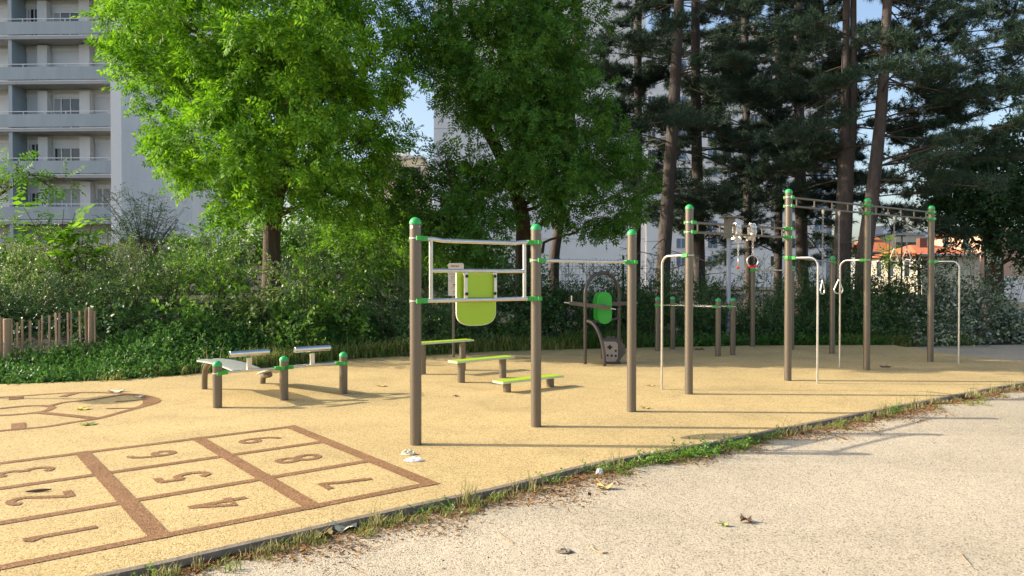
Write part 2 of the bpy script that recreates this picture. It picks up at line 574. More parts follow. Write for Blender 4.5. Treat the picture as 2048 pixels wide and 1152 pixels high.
def hopscotch():
    A = [((0, 927), (580, 854)), ((0, 977.5), (644, 884)), ((0, 1047), (737, 922)), ((0, 1136), (868, 966))]
    B = [((167.5, 908.5), (315, 1068.5)), ((397.5, 878.5), (619.5, 1010)), ((590, 857), (856, 966.5))]
    g = [[G(*line_int(*a, *b)) for b in B] for a in A]
    m = MB()
    root = None
    for i in range(4):
        p1, p3 = g[i][0], g[i][2]
        d = (p3 - p1).normalized()
        s = p1 - d * 2.3
        e = p3 + d * 0.065
        m.ribbon([s, e], 0.088, 0.004)
    for j in range(3):
        d = (g[3][j] - g[0][j]).normalized()
        m.ribbon([g[0][j] - d * 0.05, g[3][j] + d * 0.05], 0.124, 0.0052)
    root = m.build("hopscotch_marking", MT['marking'], None, False)
    tag(root, "brown hopscotch grid inlaid in the ochre rubber", "marking", None, "structure")
    up = -(g[3][2] - g[3][0]).normalized()
    right = Vector((up.y, -up.x, 0))
    spots = {"1": (122, 1067), "2": (80, 997), "3": (50, 944), "4": (439, 1008), "5": (367, 954), "6": (304, 910), "7": (694, 965), "8": (596, 918), "9": (520, 880)}
    def arc(cx, cy, rx, ry, a0, a1, n=12):
        return [(cx + rx * math.cos(R(lerp(a0, a1, i / n))), cy + ry * math.sin(R(lerp(a0, a1, i / n)))) for i in range(n + 1)]
    nine = arc(0, .245, .20, .195, -20, 340, 20)
    strokes = {
        "1": [[(.0, -.5), (.0, .5)], [(-.005, .46), (-.14, .34)]],
        "2": [arc(0, .25, .21, .20, 165, -35) + [(-.20, -.44)], [(-.235, -.45), (.24, -.45)]],
        "3": [arc(-.01, .24, .20, .21, 150, -80), arc(-.01, -.22, .22, .23, 85, -150)],
        "4": [[(.10, -.5), (.10, .5)], [(.10, .47), (-.24, -.20), (.27, -.20)]],
        "5": [[(.20, .45), (-.15, .45)], [(-.15, .49), (-.18, .05)], [(-.17, .05)] + arc(-.01, -.16, .22, .28, 120, -150)],
        "6": [[(x * -1, y * -1) for x, y in nine], [(.14, .44), (-.02, .40), (-.15, .22), (-.205, -.10), (-.20, -.26)]],
        "7": [[(-.24, .45), (.24, .45)], [(.20, .47), (.06, .1), (-.06, -.5)]],
        "8": [arc(0, .235, .18, .20, 0, 360, 20), arc(0, -.225, .215, .225, 0, 360, 20)],
        "9": [nine, [(-.14, -.44), (.02, -.40), (.15, -.22), (.205, .10), (.20, .26)]],
    }
    for ch, (px, py) in spots.items():
        c = G(px, py)
        m = MB()
        for si, st in enumerate(strokes[ch]):
            m.ribbon([c + right * (x * .40) + up * (y * .40) for x, y in st], .063, .0042 + .0005 * si)
        ob = m.build("number", MT['marking'], None, False)
        ob.parent = root

hopscotch()

def round_drawing():
    k = 330 / 2048.0
    def q(pts): return [G(x * k, 770 + y * k) for x, y in pts]
    def cr(pts, n=6): return [Vector((p[0], p[1], 0)) for p in catmull([tuple(v[:2]) for v in q(pts)], n)]
    m = MB()
    outer = cr([(-700, 640), (0, 570), (300, 545), (600, 515), (900, 465), (1200, 420), (1450, 355), (1650, 300), (1800, 255), (1880, 215), (1870, 175), (1790, 145), (1600, 115), (1300, 97), (1000, 95), (700, 108), (250, 138), (-300, 170)])
    ws = []
    for i in range(len(outer)):
        t = i / (len(outer) - 1)
        ws.append(0.085 + 0.13 * math.exp(-((t - 0.56) / 0.09) ** 2))
    m.ribbon(outer, ws, 0.004)
    def add(pts, w, z, curve=True):
        m.ribbon(cr(pts) if curve else q(pts), w, z)
    add([(-300, 330), (0, 295), (300, 265), (520, 258), (640, 275), (600, 310), (480, 340), (250, 365), (0, 380), (-300, 390)], 0.085, 0.0048)
    add([(600, 268), (800, 217), (1100, 190), (1350, 150), (1560, 118)], 0.075, 0.0054)
    add([(470, 345), (800, 375), (1190, 420)], 0.11, 0.0056)
    add([(1310, 297), (1500, 292), (1690, 288)], 0.05, 0.0058)
    add([(760, 150), (960, 96)], 0.10, 0.006)
    add([(1430, 212), (1620, 197), (1830, 178)], 0.05, 0.0062)
    add([(228, 478), (228, 552)], 0.13, 0.0064, False)
    add([(195, 140), (195, 182)], 0.16, 0.0064, False)
    o = m.build("floor_drawing", MT['marking'], None, False)
    tag(o, "brown rounded line drawing inlaid in the ochre rubber", "marking", None, "structure")
round_drawing()

# ------------------------------------------------------------------ exercise equipment
PR = 0.056
def up(v, z): return Vector((v.x, v.y, z))

def make_post(root, base, h, mat='post', r=PR):
    b = Vector((base.x, base.y, 0))
    m = MB()
    m.lathe(b, [(r, -0.05), (r, h - r * 1.02)], 24)
    p = m.build('post', MT[mat], root)
    c = MB()
    prof = [(r * 1.0, h - r * 1.15), (r * 1.06, h - r * 1.15), (r * 1.06, h - r * 0.95)]
    for i in range(1, 8):
        a = i / 7 * math.pi / 2
        prof.append((max(r * 1.05 * math.cos(a), 0.001), h - r * 0.95 + r * 0.98 * math.sin(a)))
    c.lathe(b, prof, 24)
    c.build('cap', MT['cap'], p)
    return p

def make_clamp(post, base, d, z, r=PR):
    """green half shell and socket facing d, thin steel strap round the back"""
    d = Vector((d.x, d.y, 0)).normalized()
    b = Vector((base.x, base.y, z))
    m = MB()
    m.band(b, d, R(170), r, r + 0.010, 0.046, 14)
    m.box(b + d * (r + 0.034), (0.062, 0.056, 0.046), d)
    side = Vector((-d.y, d.x, 0))
    for s in (-1, 1):
        m.box(b + side * s * (r + 0.010), (0.05, 0.02, 0.042), d)
    o = m.build('clamp', MT['clamp'], post)
    m = MB()
    m.band(b, -d, R(178), r, r + 0.005, 0.014, 14)
    m.build('strap', MT['galv'], post)
    m = MB()
    m.tube([b + d * (r + 0.055) , b + d * (r + 0.072)], 0.013, 10)
    m.build('bolt', MT['steel'], post)

def ladder(root, a, b, z0, z1, ts, mat='post', r=0.017):
    d = (b - a); d.z = 0; L = d.length; d.normalize()
    s, e = a + d * (PR + 0.05), b - d * (PR + 0.05)
    for z in (z0, z1):
        m = MB(); m.tube([up(s, z), up(e, z)], r, 12); m.build('rail', MT[mat], root)
    for t in ts:
        p = lerp(a, b, t)
        m = MB(); m.tube([up(p, z0), up(p, z1)], 0.012, 10); m.build('rung', MT[mat], root)

def t_at(a, b, px):
    u = (px - 1024) / F
    # (a.x + t dx) = u (a.y + t dy)
    dx, dy = b.x - a.x, b.y - a.y
    return (u * a.y - a.x) / (dx - u * dy)

# --- front frame: posts 1-3 with back board and bar
p1, p2, p3 = G(831.5, 889), G(1072, 853), G(1263, 823)
fr = thing('exercise_frame', 'bronze three-post frame with lime back board and chin-up bar, nearest the camera', 'exercise frame', p1)
d12 = (p2 - p1).normalized(); d23 = (p3 - p2).normalized()
q1 = make_post(fr, p1, 2.18); q2 = make_post(fr, p2, 2.18); q3 = make_post(fr, p3, 2.18)
for z in (1.98, 1.38):
    make_clamp(q1, p1, d12, z); make_clamp(q2, p2, -d12, z)
m = MB(); sdir = Vector((-.55, -.83, 0)).normalized()
m.tube([up(p1 + sdir * (PR - .004), 2.085), up(p1 + sdir * (PR + .0015), 2.085)], .018, 14); m.build('sticker', MT['sign'], q1)
for qq, pp_ in ((q1, p1), (q2, p2), (q3, p3)):
    m = MB(); sdir = Vector((.75, -.66, 0)).normalized()
    m.tube([up(pp_ + sdir * (PR - .002), 2.09), up(pp_ + sdir * (PR + .004), 2.09)], .006, 8); m.build('rivet', MT['galv'], qq)
make_clamp(q2, p2, d23, 1.79); make_clamp(q3, p3, -d23, 1.79)
s, e = p1 + d12 * 0.10, p2 - d12 * 0.10
m = MB()
ta, tb = t_at(p1, p2, 862), t_at(p1, p2, 1049)
# top rail sits lower between its bent ends
m.tube([up(s, 1.98), up(lerp(p1, p2, ta + .015), 1.98), up(lerp(p1, p2, ta + .09), 1.966), up(lerp(p1, p2, tb - .09), 1.966), up(lerp(p1, p2, tb - .015), 1.98), up(e, 1.98)], 0.021, 14)
m.build('top_rail', MT['galv'], fr)
m = MB(); m.tube([up(s, 1.38), up(e, 1.38)], 0.021, 14); m.build('bottom_rail', MT['galv'], fr)
m = MB(); m.tube([up(lerp(p1, p2, ta), 1.672), up(lerp(p1, p2, tb), 1.672)], 0.020, 14); m.build('middle_rail', MT['galv'], fr)
for t in (ta, tb):
    m = MB(); m.tube([up(lerp(p1, p2, t), 1.385), up(lerp(p1, p2, t), 1.975)], 0.020, 14); m.build('upright', MT['galv'], fr)
m = MB(); m.tube([up(p2 + d23 * 0.10, 1.79), up(p3 - d23 * 0.10, 1.79)], 0.018, 14); m.build('chin_up_bar', MT['galv'], fr)
bn = Vector((-d12.y, d12.x, 0))           # away from the camera
tl, tr_ = t_at(p1, p2, 917), t_at(p1, p2, 996)
bw = (tr_ - tl) * (p2 - p1).length
bc = lerp(p1, p2, (tl + tr_) / 2) + bn * 0.045
def board_poly(w, z0, z1, inset=0.0):
    w2 = w / 2 - inset
    pts = []
    zr = z0 + 0.14
    n = 20
    for i in range(n + 1):
        a = math.pi + math.pi * i / n
        cx, sx = math.cos(a), math.sin(a)
        x = w2 * (abs(cx) ** 0.7) * (1 if cx > 0 else -1)
        pts.append((x, zr + (0.14 - inset) * -(abs(sx) ** 0.85)))
    pts += [(w2, z1 - inset), (-w2, z1 - inset)]
    return pts
m = MB(); m.prism(board_poly(bw, 1.112, 1.655), up(bc, 0), d12, Vector((0, 0, 1)), 0.018)
bo = m.build('back_board', MT['lime_edge'], fr)
m = MB(); m.prism(board_poly(bw, 1.112, 1.655, 0.008), up(bc - bn * 0.0105, 0), d12, Vector((0, 0, 1)), 0.004)
m.build('board_face', MT['lime'], bo)
m = MB(); m.prism(board_poly(bw, 1.112, 1.655, 0.008), up(bc + bn * 0.0105, 0), d12, Vector((0, 0, 1)), 0.004)
m.build('board_face', MT['lime'], bo)
cc = lerp(p1, p2, t_at(p1, p2, 959.5)) + bn * 0.012
m = MB(); m.box(up(cc, 1.525), (0.33, 0.012, 0.245), d12); m.build('front_plate', MT['lime'], fr)
for px in (930, 989):
    rp_ = lerp(p1, p2, t_at(p1, p2, px)) - bn * 0.008
    m = MB(); m.box(up(rp_, 1.525), (0.034, 0.024, 0.262), d12); ra = m.build('board_bracket', MT['galv'], fr)
    for z in (1.618, 1.44):
        m = MB(); bp = up(rp_, z) - bn * 0.012 + d12 * (0.008 if px < 960 else -0.008)
        m.tube([bp, bp - bn * 0.006, bp - bn * 0.014], [0.017, 0.017, 0.009], 14)
        m.build('bolt', MT['bolt'], ra)

# --- tall climbing frame: posts 4-7 and rear post
p4, p5, p6, p7, p8 = G(1377.5, 788), G(1575.5, 761), G(1733, 740), G(1860.5, 723), G(1664, 707)
cf = thing('climbing_frame', 'tall bronze multi-post frame with horizontal ladders and bent side tubes', 'climbing frame', p4)
posts = {}
for nm, p, h in (('4', p4, 2.61), ('5', p5, 2.985), ('6', p6, 2.985), ('7', p7, 2.985), ('8', p8, 2.07)):
    posts[nm] = make_post(cf, p, h)
d45, d56, d67 = (p5 - p4).normalized(), (p6 - p5).normalized(), (p7 - p6).normalized()
for z in (2.365, 2.233):
    make_clamp(posts['4'], p4, d45, z); make_clamp(posts['5'], p5, -d45, z)
for z in (2.855, 2.722):
    make_clamp(posts['5'], p5, d56, z); make_clamp(posts['6'], p6, -d56, z)
    make_clamp(posts['6'], p6, d67, z); make_clamp(posts['7'], p7, -d67, z)
ladder(cf, p4, p5, 2.233, 2.365, [t_at(p4, p5, x) for x in (1395, 1439.5, 1483, 1524, 1564)])
ladder(cf, p5, p6, 2.722, 2.855, [t_at(p5, p6, x) for x in (1592.5, 1628, 1663, 1694.5, 1722)])
ladder(cf, p6, p7, 2.722, 2.855, [t_at(p6, p7, x) for x in (1751, 1775, 1801, 1827, 1851)])
def side_tube(root, post, p, base, z=1.912, r=0.0165):
    d = (base - p); d.z = 0; L = d.length; d.normalize()
    make_clamp(post, p, d, z)
    R0 = 0.13
    pts = [up(p + d * 0.10, z), up(p + d * (L - R0), z)]
    for i in range(1, 8):
        a = i / 8 * math.pi / 2
        pts.append(up(p + d * (L - R0 + R0 * math.sin(a)), z - R0 + R0 * math.cos(a)))
    pts += [up(p + d * L, z - R0), up(p + d * L, -0.03)]
    m = MB(); m.tube(pts, r, 14); m.build('side_tube', MT['galv'], root)
side_tube(cf, posts['4'], p4, G(1323.5, 779))
side_tube(cf, posts['5'], p5, G(1634.5, 767))
side_tube(cf, posts['6'], p6, G(1679, 735))
side_tube(cf, posts['7'], p7, G(1917, 727))
d58 = (p8 - p5).normalized()
make_clamp(posts['5'], p5, d58, 1.93); make_clamp(posts['8'], p8, -d58, 1.93)
m = MB(); m.tube([up(p5 + d58 * 0.1, 1.93), up(p8 - d58 * 0.1, 1.93)], 0.017, 12); m.build('low_bar', MT['galv'], cf)

# --- hanging rings
def chain_mb(m, a, b, n, w=0.013):
    """n interlocked flat links from a to b"""
    a = Vector(a); b = Vector(b)
    t = (b - a).normalized()
    ref = Vector((1, 0, 0)) if abs(t.x) < .8 else Vector((0, 1, 0))
    x = t.cross(ref).normalized(); y = t.cross(x)
    L = (b - a).length / n
    for i in range(n):
        c = lerp(a, b, (i + .5) / n)
        s = x if i % 2 else y
        ring = []
        for k in range(8):
            an = 2 * math.pi * k / 8
            ring.append(c + s * w * math.cos(an) + t * (L * .72) * math.sin(an))
        ring.append(ring[0])
        m.tube(ring, 0.0042, 5, False)

def ring_shape(c, ax, kind):
    """closed outline of a hand grip, c = its top, ax = horizontal direction of its plane"""
    pts = []
    if kind == 'round':
        r = 0.085
        for k in range(25):
            a = 2 * math.pi * k / 24
            pts.append(c + ax * r * math.sin(a) + Vector((0, 0, -r + r * math.cos(a))))
    else:
        corners = [(0, 0), (.078, -.165), (.062, -.212), (.03, -.225), (-.03, -.225), (-.062, -.212), (-.078, -.165)]
        for k in range(len(corners) + 1):
            x, z = corners[k % len(corners)]
            pts.append(c + ax * x + Vector((0, 0, z)))
    return pts

def hang_ring(label, t, a, b, ztop, zring, kind, axd, mat='chain', grip=False, name='hanging_ring', group=None, wound=False):
    p = lerp(a, b, t)
    root = thing(name, label, 'gym ring', up(p, zring), group)
    m = MB()
    m.tube([up(p, ztop + .022), up(p, ztop - .03), up(p, ztop - .06)], [.019, .022, .013], 10)
    m.build('hanger', MT['galv'], root)
    m = MB(); chain_mb(m, up(p, ztop - .05), up(p, zring + .005), max(6, int((ztop - zring) / .032))); m.build('chain', MT[mat], root)
    m = MB(); m.tube(ring_shape(up(p, zring), Vector(axd).normalized(), kind), 0.0105 if kind != 'round' else 0.0085, 8, False)
    m.build('grip_ring', MT['galv'], root)
    if grip:
        c = up(p, zring - .17); ax = Vector(axd).normalized()
        m = MB(); m.tube([c + ax * x + Vector((0, 0, .085 - math.sqrt(max(.085 ** 2 - x * x, 0)))) for x in (-.05, -.03, -.01, .01, .03, .05)], 0.019, 10)
        m.build('hand_grip', MT['red'], root)
    if wound:
        rnd = random.Random(int(t * 1000))
        m = MB()
        dd = (b - a).normalized(); nn = Vector((-dd.y, dd.x, 0))
        for k in range(16):
            o = (rnd.uniform(-.09, .05)) * dd
            pts = []
            for q in range(9):
                an = 2 * math.pi * q / 8
                pts.append(up(p, 2.30) + o + dd * rnd.uniform(-.008, .008) + nn * (.034 * math.cos(an)) + Vector((0, 0, (.10 + rnd.uniform(0, .012)) * math.sin(an))))
            for q in range(8):
                chain_mb(m, pts[q], pts[q + 1], 2, .010)
        for k in range(14):
            c = up(p, 2.20) + dd * rnd.gauss(-.04, .03) + nn * rnd.gauss(-.02, .035) + Vector((0, 0, rnd.gauss(0, .022)))
            chain_mb(m, c, c + Vector((rnd.uniform(-.06, .06), rnd.uniform(-.06, .06), rnd.uniform(-.04, .04))), 2, .012)
        m.build('wound_chain', MT['chain'], root)
    return root
GR = 'rings hanging from the climbing frame'
hang_ring('red-gripped ring seen edge-on under a chain wound round the lower ladder', t_at(p4, p5, 1476), p4, p5, 2.37, 1.915, 'round', (0.28, .96, 0), 'chain', True, group=GR, wound=True)
hang_ring('red-gripped ring seen as a full circle under a chain wound round the lower ladder', t_at(p4, p5, 1505), p4, p5, 2.37, 1.935, 'round', (1, .1, 0), 'chain', True, group=GR, wound=True)
hang_ring('steel triangular ring on a long chain beside the bent tube of the tallest post', t_at(p5, p6, 1645), p5, p6, 2.70, 1.565, 'tri', (.72, .7, 0), 'dark_chain', group=GR)
hang_ring('steel triangular ring on a long dark chain in front of the thick twin pine trunk', t_at(p5, p6, 1677), p5, p6, 2.70, 1.57, 'tri', (1, .1, 0), 'dark_chain', group=GR)
hang_ring('triangular ring on a short chain before the yellow-green leaves and tiled roof', t_at(p6, p7, 1787.5), p6, p7, 2.70, 2.13, 'tri', (1, .25, 0), 'dark_chain', group=GR)
hang_ring('triangular ring on a short chain, the one nearest the far right post', t_at(p6, p7, 1813), p6, p7, 2.70, 2.13, 'tri', (1, -.1, 0), 'dark_chain', group=GR)

# --- low horizontal bar at the back
b1, b2 = G(1505, 693), G(1583, 699)
lb = thing('low_bar_frame', 'two slim posts with one low chin bar at the rear by the hedge', 'exercise bar', b1)
db = (b2 - b1).normalized()
for b in (b1, b2):
    pp = make_post(lb, b, 1.875)
    make_clamp(pp, b, db if b is b1 else -db, 1.775)
m = MB(); m.tube([up(b1 + db * .1, 1.775), up(b2 - db * .1, 1.775)], .017, 12); m.build('bar', MT['galv'], lb)

# --- parallel bars
a1, a2, c1, c2 = G(1315, 701.7), G(1436, 712.4), G(1345, 698.5), G(1465.5, 710)
pb = thing('parallel_bars', 'four short green-capped posts carrying two steel dip bars by the dark hedge', 'exercise bars', a1)
for s, e in ((a1, a2), (c1, c2)):
    d = (e - s).normalized()
    x1 = make_post(pb, s, 1.19); x2 = make_post(pb, e, 1.19)
    make_clamp(x1, s, d, 1.01); make_clamp(x2, e, -d, 1.01)
    m = MB(); m.tube([up(s + d * .1, 1.01), up(e - d * .1, 1.01)], .021, 14); m.build('bar', MT['steel'], pb)

# --- sit-up benches
s1, s2, s3 = G(435, 815), G(568, 800), G(687, 787)
sb = thing('sit_up_bench', 'double steel sit-up bench with roller cushions on three short green-capped posts', 'exercise bench', s1)
d = (s3 - s1).normalized(); nb = Vector((-d.y, d.x, 0))
pst = [make_post(sb, p, .578) for p in (s1, s2, s3)]
make_clamp(pst[0], s1, d, .425); make_clamp(pst[1], s2, -d, .425); make_clamp(pst[1], s2, d, .425); make_clamp(pst[2], s3, -d, .425)
for i, (s, e, zend) in enumerate(((s1, s2, .44), (s2, s3, .17))):
    dd = (e - s).normalized()
    m = MB(); m.tube([up(s + dd * .1, .425), up(e - dd * .1, .425)], .017, 12); m.build('cross_bar', MT['galv'], sb)
    mid = lerp(s, e, .47)
    m = MB(); m.box(up(mid + nb * .01, .50), (.06, .022, .17), dd); 
    m.box(up(mid, .437), (.20, .11, .008), dd)
    m.build('roller_stem', MT['galv'], sb)
    m = MB()
    hw = .255
    m.tube([up(mid - dd * hw, .648), up(mid - dd * (hw - .004), .648), up(mid + dd * (hw - .004), .648), up(mid + dd * hw, .648)], [.034, .039, .039, .034], 20)
    m.build('roller', MT['steel'], sb)
    # bench pad: sheet with rolled edges, gently curved along its length
    L, W = 1.55, .36
    m = MB()
    n = 14
    vs = []
    for k in range(n + 1):
        t = k / n
        zc = lerp(.43, zend, t) + (.028 * math.sin(math.pi * t) if i == 0 else .04 * math.sin(math.pi * t))
        ww = W / 2 * (1 if t < .93 else .80)
        c = up(mid + nb * (.02 + L * t), zc)
        for x, z in ((-ww, -.02), (-ww, 0), (-ww * .9, .004), (ww * .9, .004), (ww, 0), (ww, -.02)):
            vs.append(c + dd * x + Vector((0, 0, z)))
        for x, z in ((ww * .9, -.012), (-ww * .9, -.012)):
            vs.append(c + dd * x + Vector((0, 0, z)))
    fs = []
    for k in range(n):
        for q in range(8):
            q2 = (q + 1) % 8
            fs.append((k * 8 + q, k * 8 + q2, k * 8 + 8 + q2, k * 8 + 8 + q))
    fs += [tuple(range(7, -1, -1)), tuple(n * 8 + q for q in range(8))]
    m.add(vs, fs); m.build('bench_pad', MT['sheet'], sb)
    # curved support at the far end
    f = mid + nb * (.02 + L * .97)
    top = up(mid + nb * (.02 + L * .90), zend - .01)
    pts = [up(f + nb * .16, -.02), up(f + nb * .15, zend * .35), up(f + nb * .10, zend * .7), top]
    m = MB(); m.tube([Vector((p_[0], p_[1], p_[2])) for p_ in catmull([tuple(p) for p in pts], 5)], .042, 14); m.build('leg', MT['post'], sb)

# --- three green step benches
def step_bench(label, la, lb_, h, group):
    root = thing('step_bench', label, 'step bench', la, group)
    d = (lb_ - la).normalized(); n = Vector((-d.y, d.x, 0))
    for p in (la, lb_):
        m = MB(); m.lathe(Vector((p.x, p.y, 0)), [(.0575, -.04), (.0575, h - .032)], 24); m.build('leg', MT['post'], root)
    c = lerp(la, lb_, .5)
    L = (lb_ - la).length + .33
    m = MB(); m.box(up(c, h - .018), (L, .235, .026), d); bd = m.build('board', MT['lime_edge'], root, False)
    m = MB(); m.box(up(c, h - .003), (L - .012, .223, .004), d); m.build('tread', MT['lime'], bd, False)
    m = MB(); m.box(up(c, h - .038), (L - .2, .06, .014), d); m.build('stiffener', MT['dark_post'], root, False)
GS = 'green stepping benches in a row of rising heights'
step_bench('lowest green step bench, just above the ground behind the second post', G(1014, 784), G(1100.5, 773.5), .168, GS)
step_bench('middle green step bench, knee high, between the low and the tall one', G(922.5, 765), G(1005.5, 755.5), .345, GS)
la = G(845, 748.5)
step_bench('tallest green step bench, beside the sign post at the grassy edge', la, la + (G(1005.5, 755.5) - G(922.5, 765)), .535, GS)

# --- rotor machine with arch
ar1, ar2 = G(1170, 728), G(1238, 719.5)
rm = thing('arm_rotor', 'dark arched exercise machine with green oval discs and flat rotating arms', 'exercise machine', ar1)
dx = (ar2 - ar1).normalized(); dn = Vector((-dx.y, dx.x, 0)); W = (ar2 - ar1).length
cx = lerp(ar1, ar2, .5)
m = MB()
pts = [up(ar1, -.02), up(ar1, 1.28)]
for i in range(1, 16):
    a = math.pi * i / 16
    pts.append(up(cx - dx * (W / 2) * math.cos(a), 1.28 + .42 * math.sin(a)))
pts += [up(ar2, 1.28), up(ar2, -.02)]
m.tube(pts, .032, 16); m.build('arch', MT['dark_post'], rm)
fz = .79
m = MB(); m.tube([up(ar1, fz), up(cx - dn * .05, fz - .02), up(ar2, fz + .03)], .024, 12); m.build('cross_tube', MT['dark_post'], rm)
f0 = G(1208.5, 732)
pts = [up(lerp(ar1, f0, .12), .80), up(lerp(ar1, f0, .35), .78), up(lerp(ar1, f0, .60), .68), up(lerp(ar1, f0, .82), .50), up(lerp(ar1, f0, .96), .28), up(f0, .12), up(f0, -.02)]
m = MB(); m.tube([Vector((p_[0], p_[1], p_[2])) for p_ in catmull([tuple(p) for p in pts], 5)], .034, 14); m.build('curved_leg', MT['dark_post'], rm)
def stadium(w, h, n=10):
    r = w / 2; pts = []
    for i in range(n + 1):
        a = math.pi * i / n
        pts.append((r * math.cos(a), h / 2 - r + r * math.sin(a)))
    for i in range(n + 1):
        a = math.pi + math.pi * i / n
        pts.append((r * math.cos(a), -(h / 2 - r) + r * math.sin(a)))
    return pts
fd = P(1209.5, 617, 14.05)
for off_, Yc, px in ((0, 14.02, 1209.5), (1, 14.42, 1201)):
    c = P(px, 616 - off_ * 1, Yc)
    m = MB(); m.prism(stadium(.27, .60), c, Vector((1, .12, 0)), Vector((0, 0, 1)), .02)
    bdsk = m.build('disc', MT['lime_edge'] if 0 else MT['green_pad'], rm)
m = MB(); m.tube([P(1209.5, 612, 13.9), P(1203, 612, 14.6)], .025, 12); m.build('axle', MT['dark_post'], rm)
# rotating flat arms with grips
for (pa, Ya, pb_, Yb) in (((1139, 606), 14.0, (1221, 616), 13.82), ((1218, 608), 14.5, (1266, 606), 14.75)):
    A_, B_ = P(*pa, Ya), P(*pb_, Yb)
    dv = (B_ - A_).normalized()
    m = MB(); m.box(lerp(A_, B_, .5), ((B_ - A_).length, .035, .07), dv); arm = m.build('arm', MT['dark_post'], rm, False)
    tip, out = (A_, -dv) if pa[0] < 1200 else (B_, dv)
    m = MB(); m.tube([tip, tip + out * .10], .012, 10); m.build('grip', MT['galv'], arm)
    tip2 = A_ + dv * .04
    m = MB(); m.tube([tip2 + Vector((0, 0, .03)), tip2 + Vector((0, 0, .14))], .013, 10); m.build('grip', MT['galv'], arm)
    m = MB(); e2 = B_ if pa[0] < 1200 else A_
    s2_ = dv if pa[0] < 1200 else -dv
    m.tube([e2 - Vector((0, 0, .012)), e2 + s2_ * .10 - Vector((0, 0, .012))], .012, 10); m.build('grip', MT['galv'], arm)
# resistance housing: upright eight-sided drum with a slotted face plate
c = G(1226, 728.5); c = Vector((c.x, c.y + .16, 0))
fx = Vector((1, -.06, 0)).normalized(); fy = Vector((-fx.y, fx.x, 0))
oct_ = [(-.20, .10), (-.12, .03), (.10, .03), (.235, .20), (.235, .34), (.13, .47), (-.13, .47), (-.20, .36)]
m = MB(); m.prism(oct_, up(c, 0), fx, Vector((0, 0, 1)), .30); hs = m.build('housing', MT['box_dark'], rm, False)
m = MB(); m.box(up(c, .028), (.30, .26, .03), fx)
for k in range(4):
    m.box(up(c + fx * .182 + fy * (-.12 + k * .08), .42) , (.012, .03, .1), fx, Vector((-.7, 0, .7)))
m.box(up(c - fx * .02, .485), (.16, .14, .03), fx); m.build('housing_trim', MT['dark_post'], hs, False)
m = MB(); m.prism([(-.17, .10), (-.1, .05), (.06, .05), (.10, .12), (.10, .38), (.05, .42), (-.17, .42)], up(c - fy * .154, 0), fx, Vector((0, 0, 1)), .008)
fp = m.build('face_plate', MT['box_face'], hs, False)
fc = c - fy * .1595
m = MB()
m.box(up(fc - fx * .05, .315), (.085, .004, .034), fx); m.box(up(fc - fx * .05, .315), (.034, .0052, .085), fx)
m.build('cross_slot', MT['hole'], fp, False)
for (hx, hz) in ((.06, .25), (-.09, .165), (-.015, .16), (.06, .155)):
    m = MB(); pc = up(fc + fx * hx, hz); m.tube([pc + fy * .001, pc - fy * .0025], .021, 14); m.build('round_hole', MT['hole'], fp)

# --- information sign
sp = G(907, 715)
sg = thing('information_sign', 'pale round-cornered instruction panel on a slim post behind the lime board', 'sign', sp)
m = MB(); m.lathe(sp, [(.032, -.05), (.032, 1.82)], 16); m.build('post', MT['post'], sg)
sc_ = P(912, 559, sp.y - .05)
def rrect(w, h, r, n=5):
    pts = []
    for (sx, sy, a0) in ((1, 1, 0), (-1, 1, 90), (-1, -1, 180), (1, -1, 270)):
        for i in range(n + 1):
            a = R(a0 + 90 * i / n)
            pts.append((sx * (w / 2 - r) + r * math.cos(a), sy * (h / 2 - r) + r * math.sin(a)))
    return pts
m = MB(); m.prism(rrect(.315, .655, .035), sc_, Vector((1, 0, 0)), Vector((0, 0, 1)), .012); pn = m.build('panel', MT['sign'], sg, False)
rnd = random.Random(5)
m = MB(); mr_ = MB()
yy = sc_.y - .0085
def ink(mm, x, z, w, h): mm.box(Vector((sc_.x + x, yy, sc_.z + z)), (w, .004, h))
x = -.09
while x < .07:                                          # heading, illegible in the photograph
    w = rnd.uniform(.012, .022); ink(mr_, x, .268 + rnd.uniform(-.004, .004), w, rnd.uniform(.02, .03)); x += w + .006
for z in (.13, .105, .06, -.005, -.03, -.065, -.17):
    ink(m, rnd.uniform(-.01, .01), z, rnd.uniform(.2, .26), .0035)
for (x, z, w, h) in ((-.09, .03, .02, .012), (-.055, .03, .022, .012), (.02, .045, .008, .02), (-.03, -.10, .06, .016), (-.06, -.235, .02, .012), (-.02, -.24, .016, .014), (-.05, -.275, .014, .016), (.0, -.272, .012, .014)):
    ink(m, x, z, w, h)
for (x, z, w, h) in ((-.03, -.128, .05, .01), (-.05, -.14, .03, .008), (.09, .2, .03, .02)):
    ink(mr_, x, z, w, h)
m.build('lettering', MT['sign_ink'], pn, False); mr_.build('heading', MT['sign_red'], pn, False)

# ------------------------------------------------------------------ foliage generators
def unit(v):
    return v / (np.linalg.norm(v, axis=-1, keepdims=True) + 1e-9)

def leaf_quads(k, l, w, rng, fold=0.0):
    """one leaf: base, side, tip, side"""
    return np.array([(0, 0, 0), (l * .45, w / 2, fold), (l, 0, -fold), (l * .45, -w / 2, fold)])

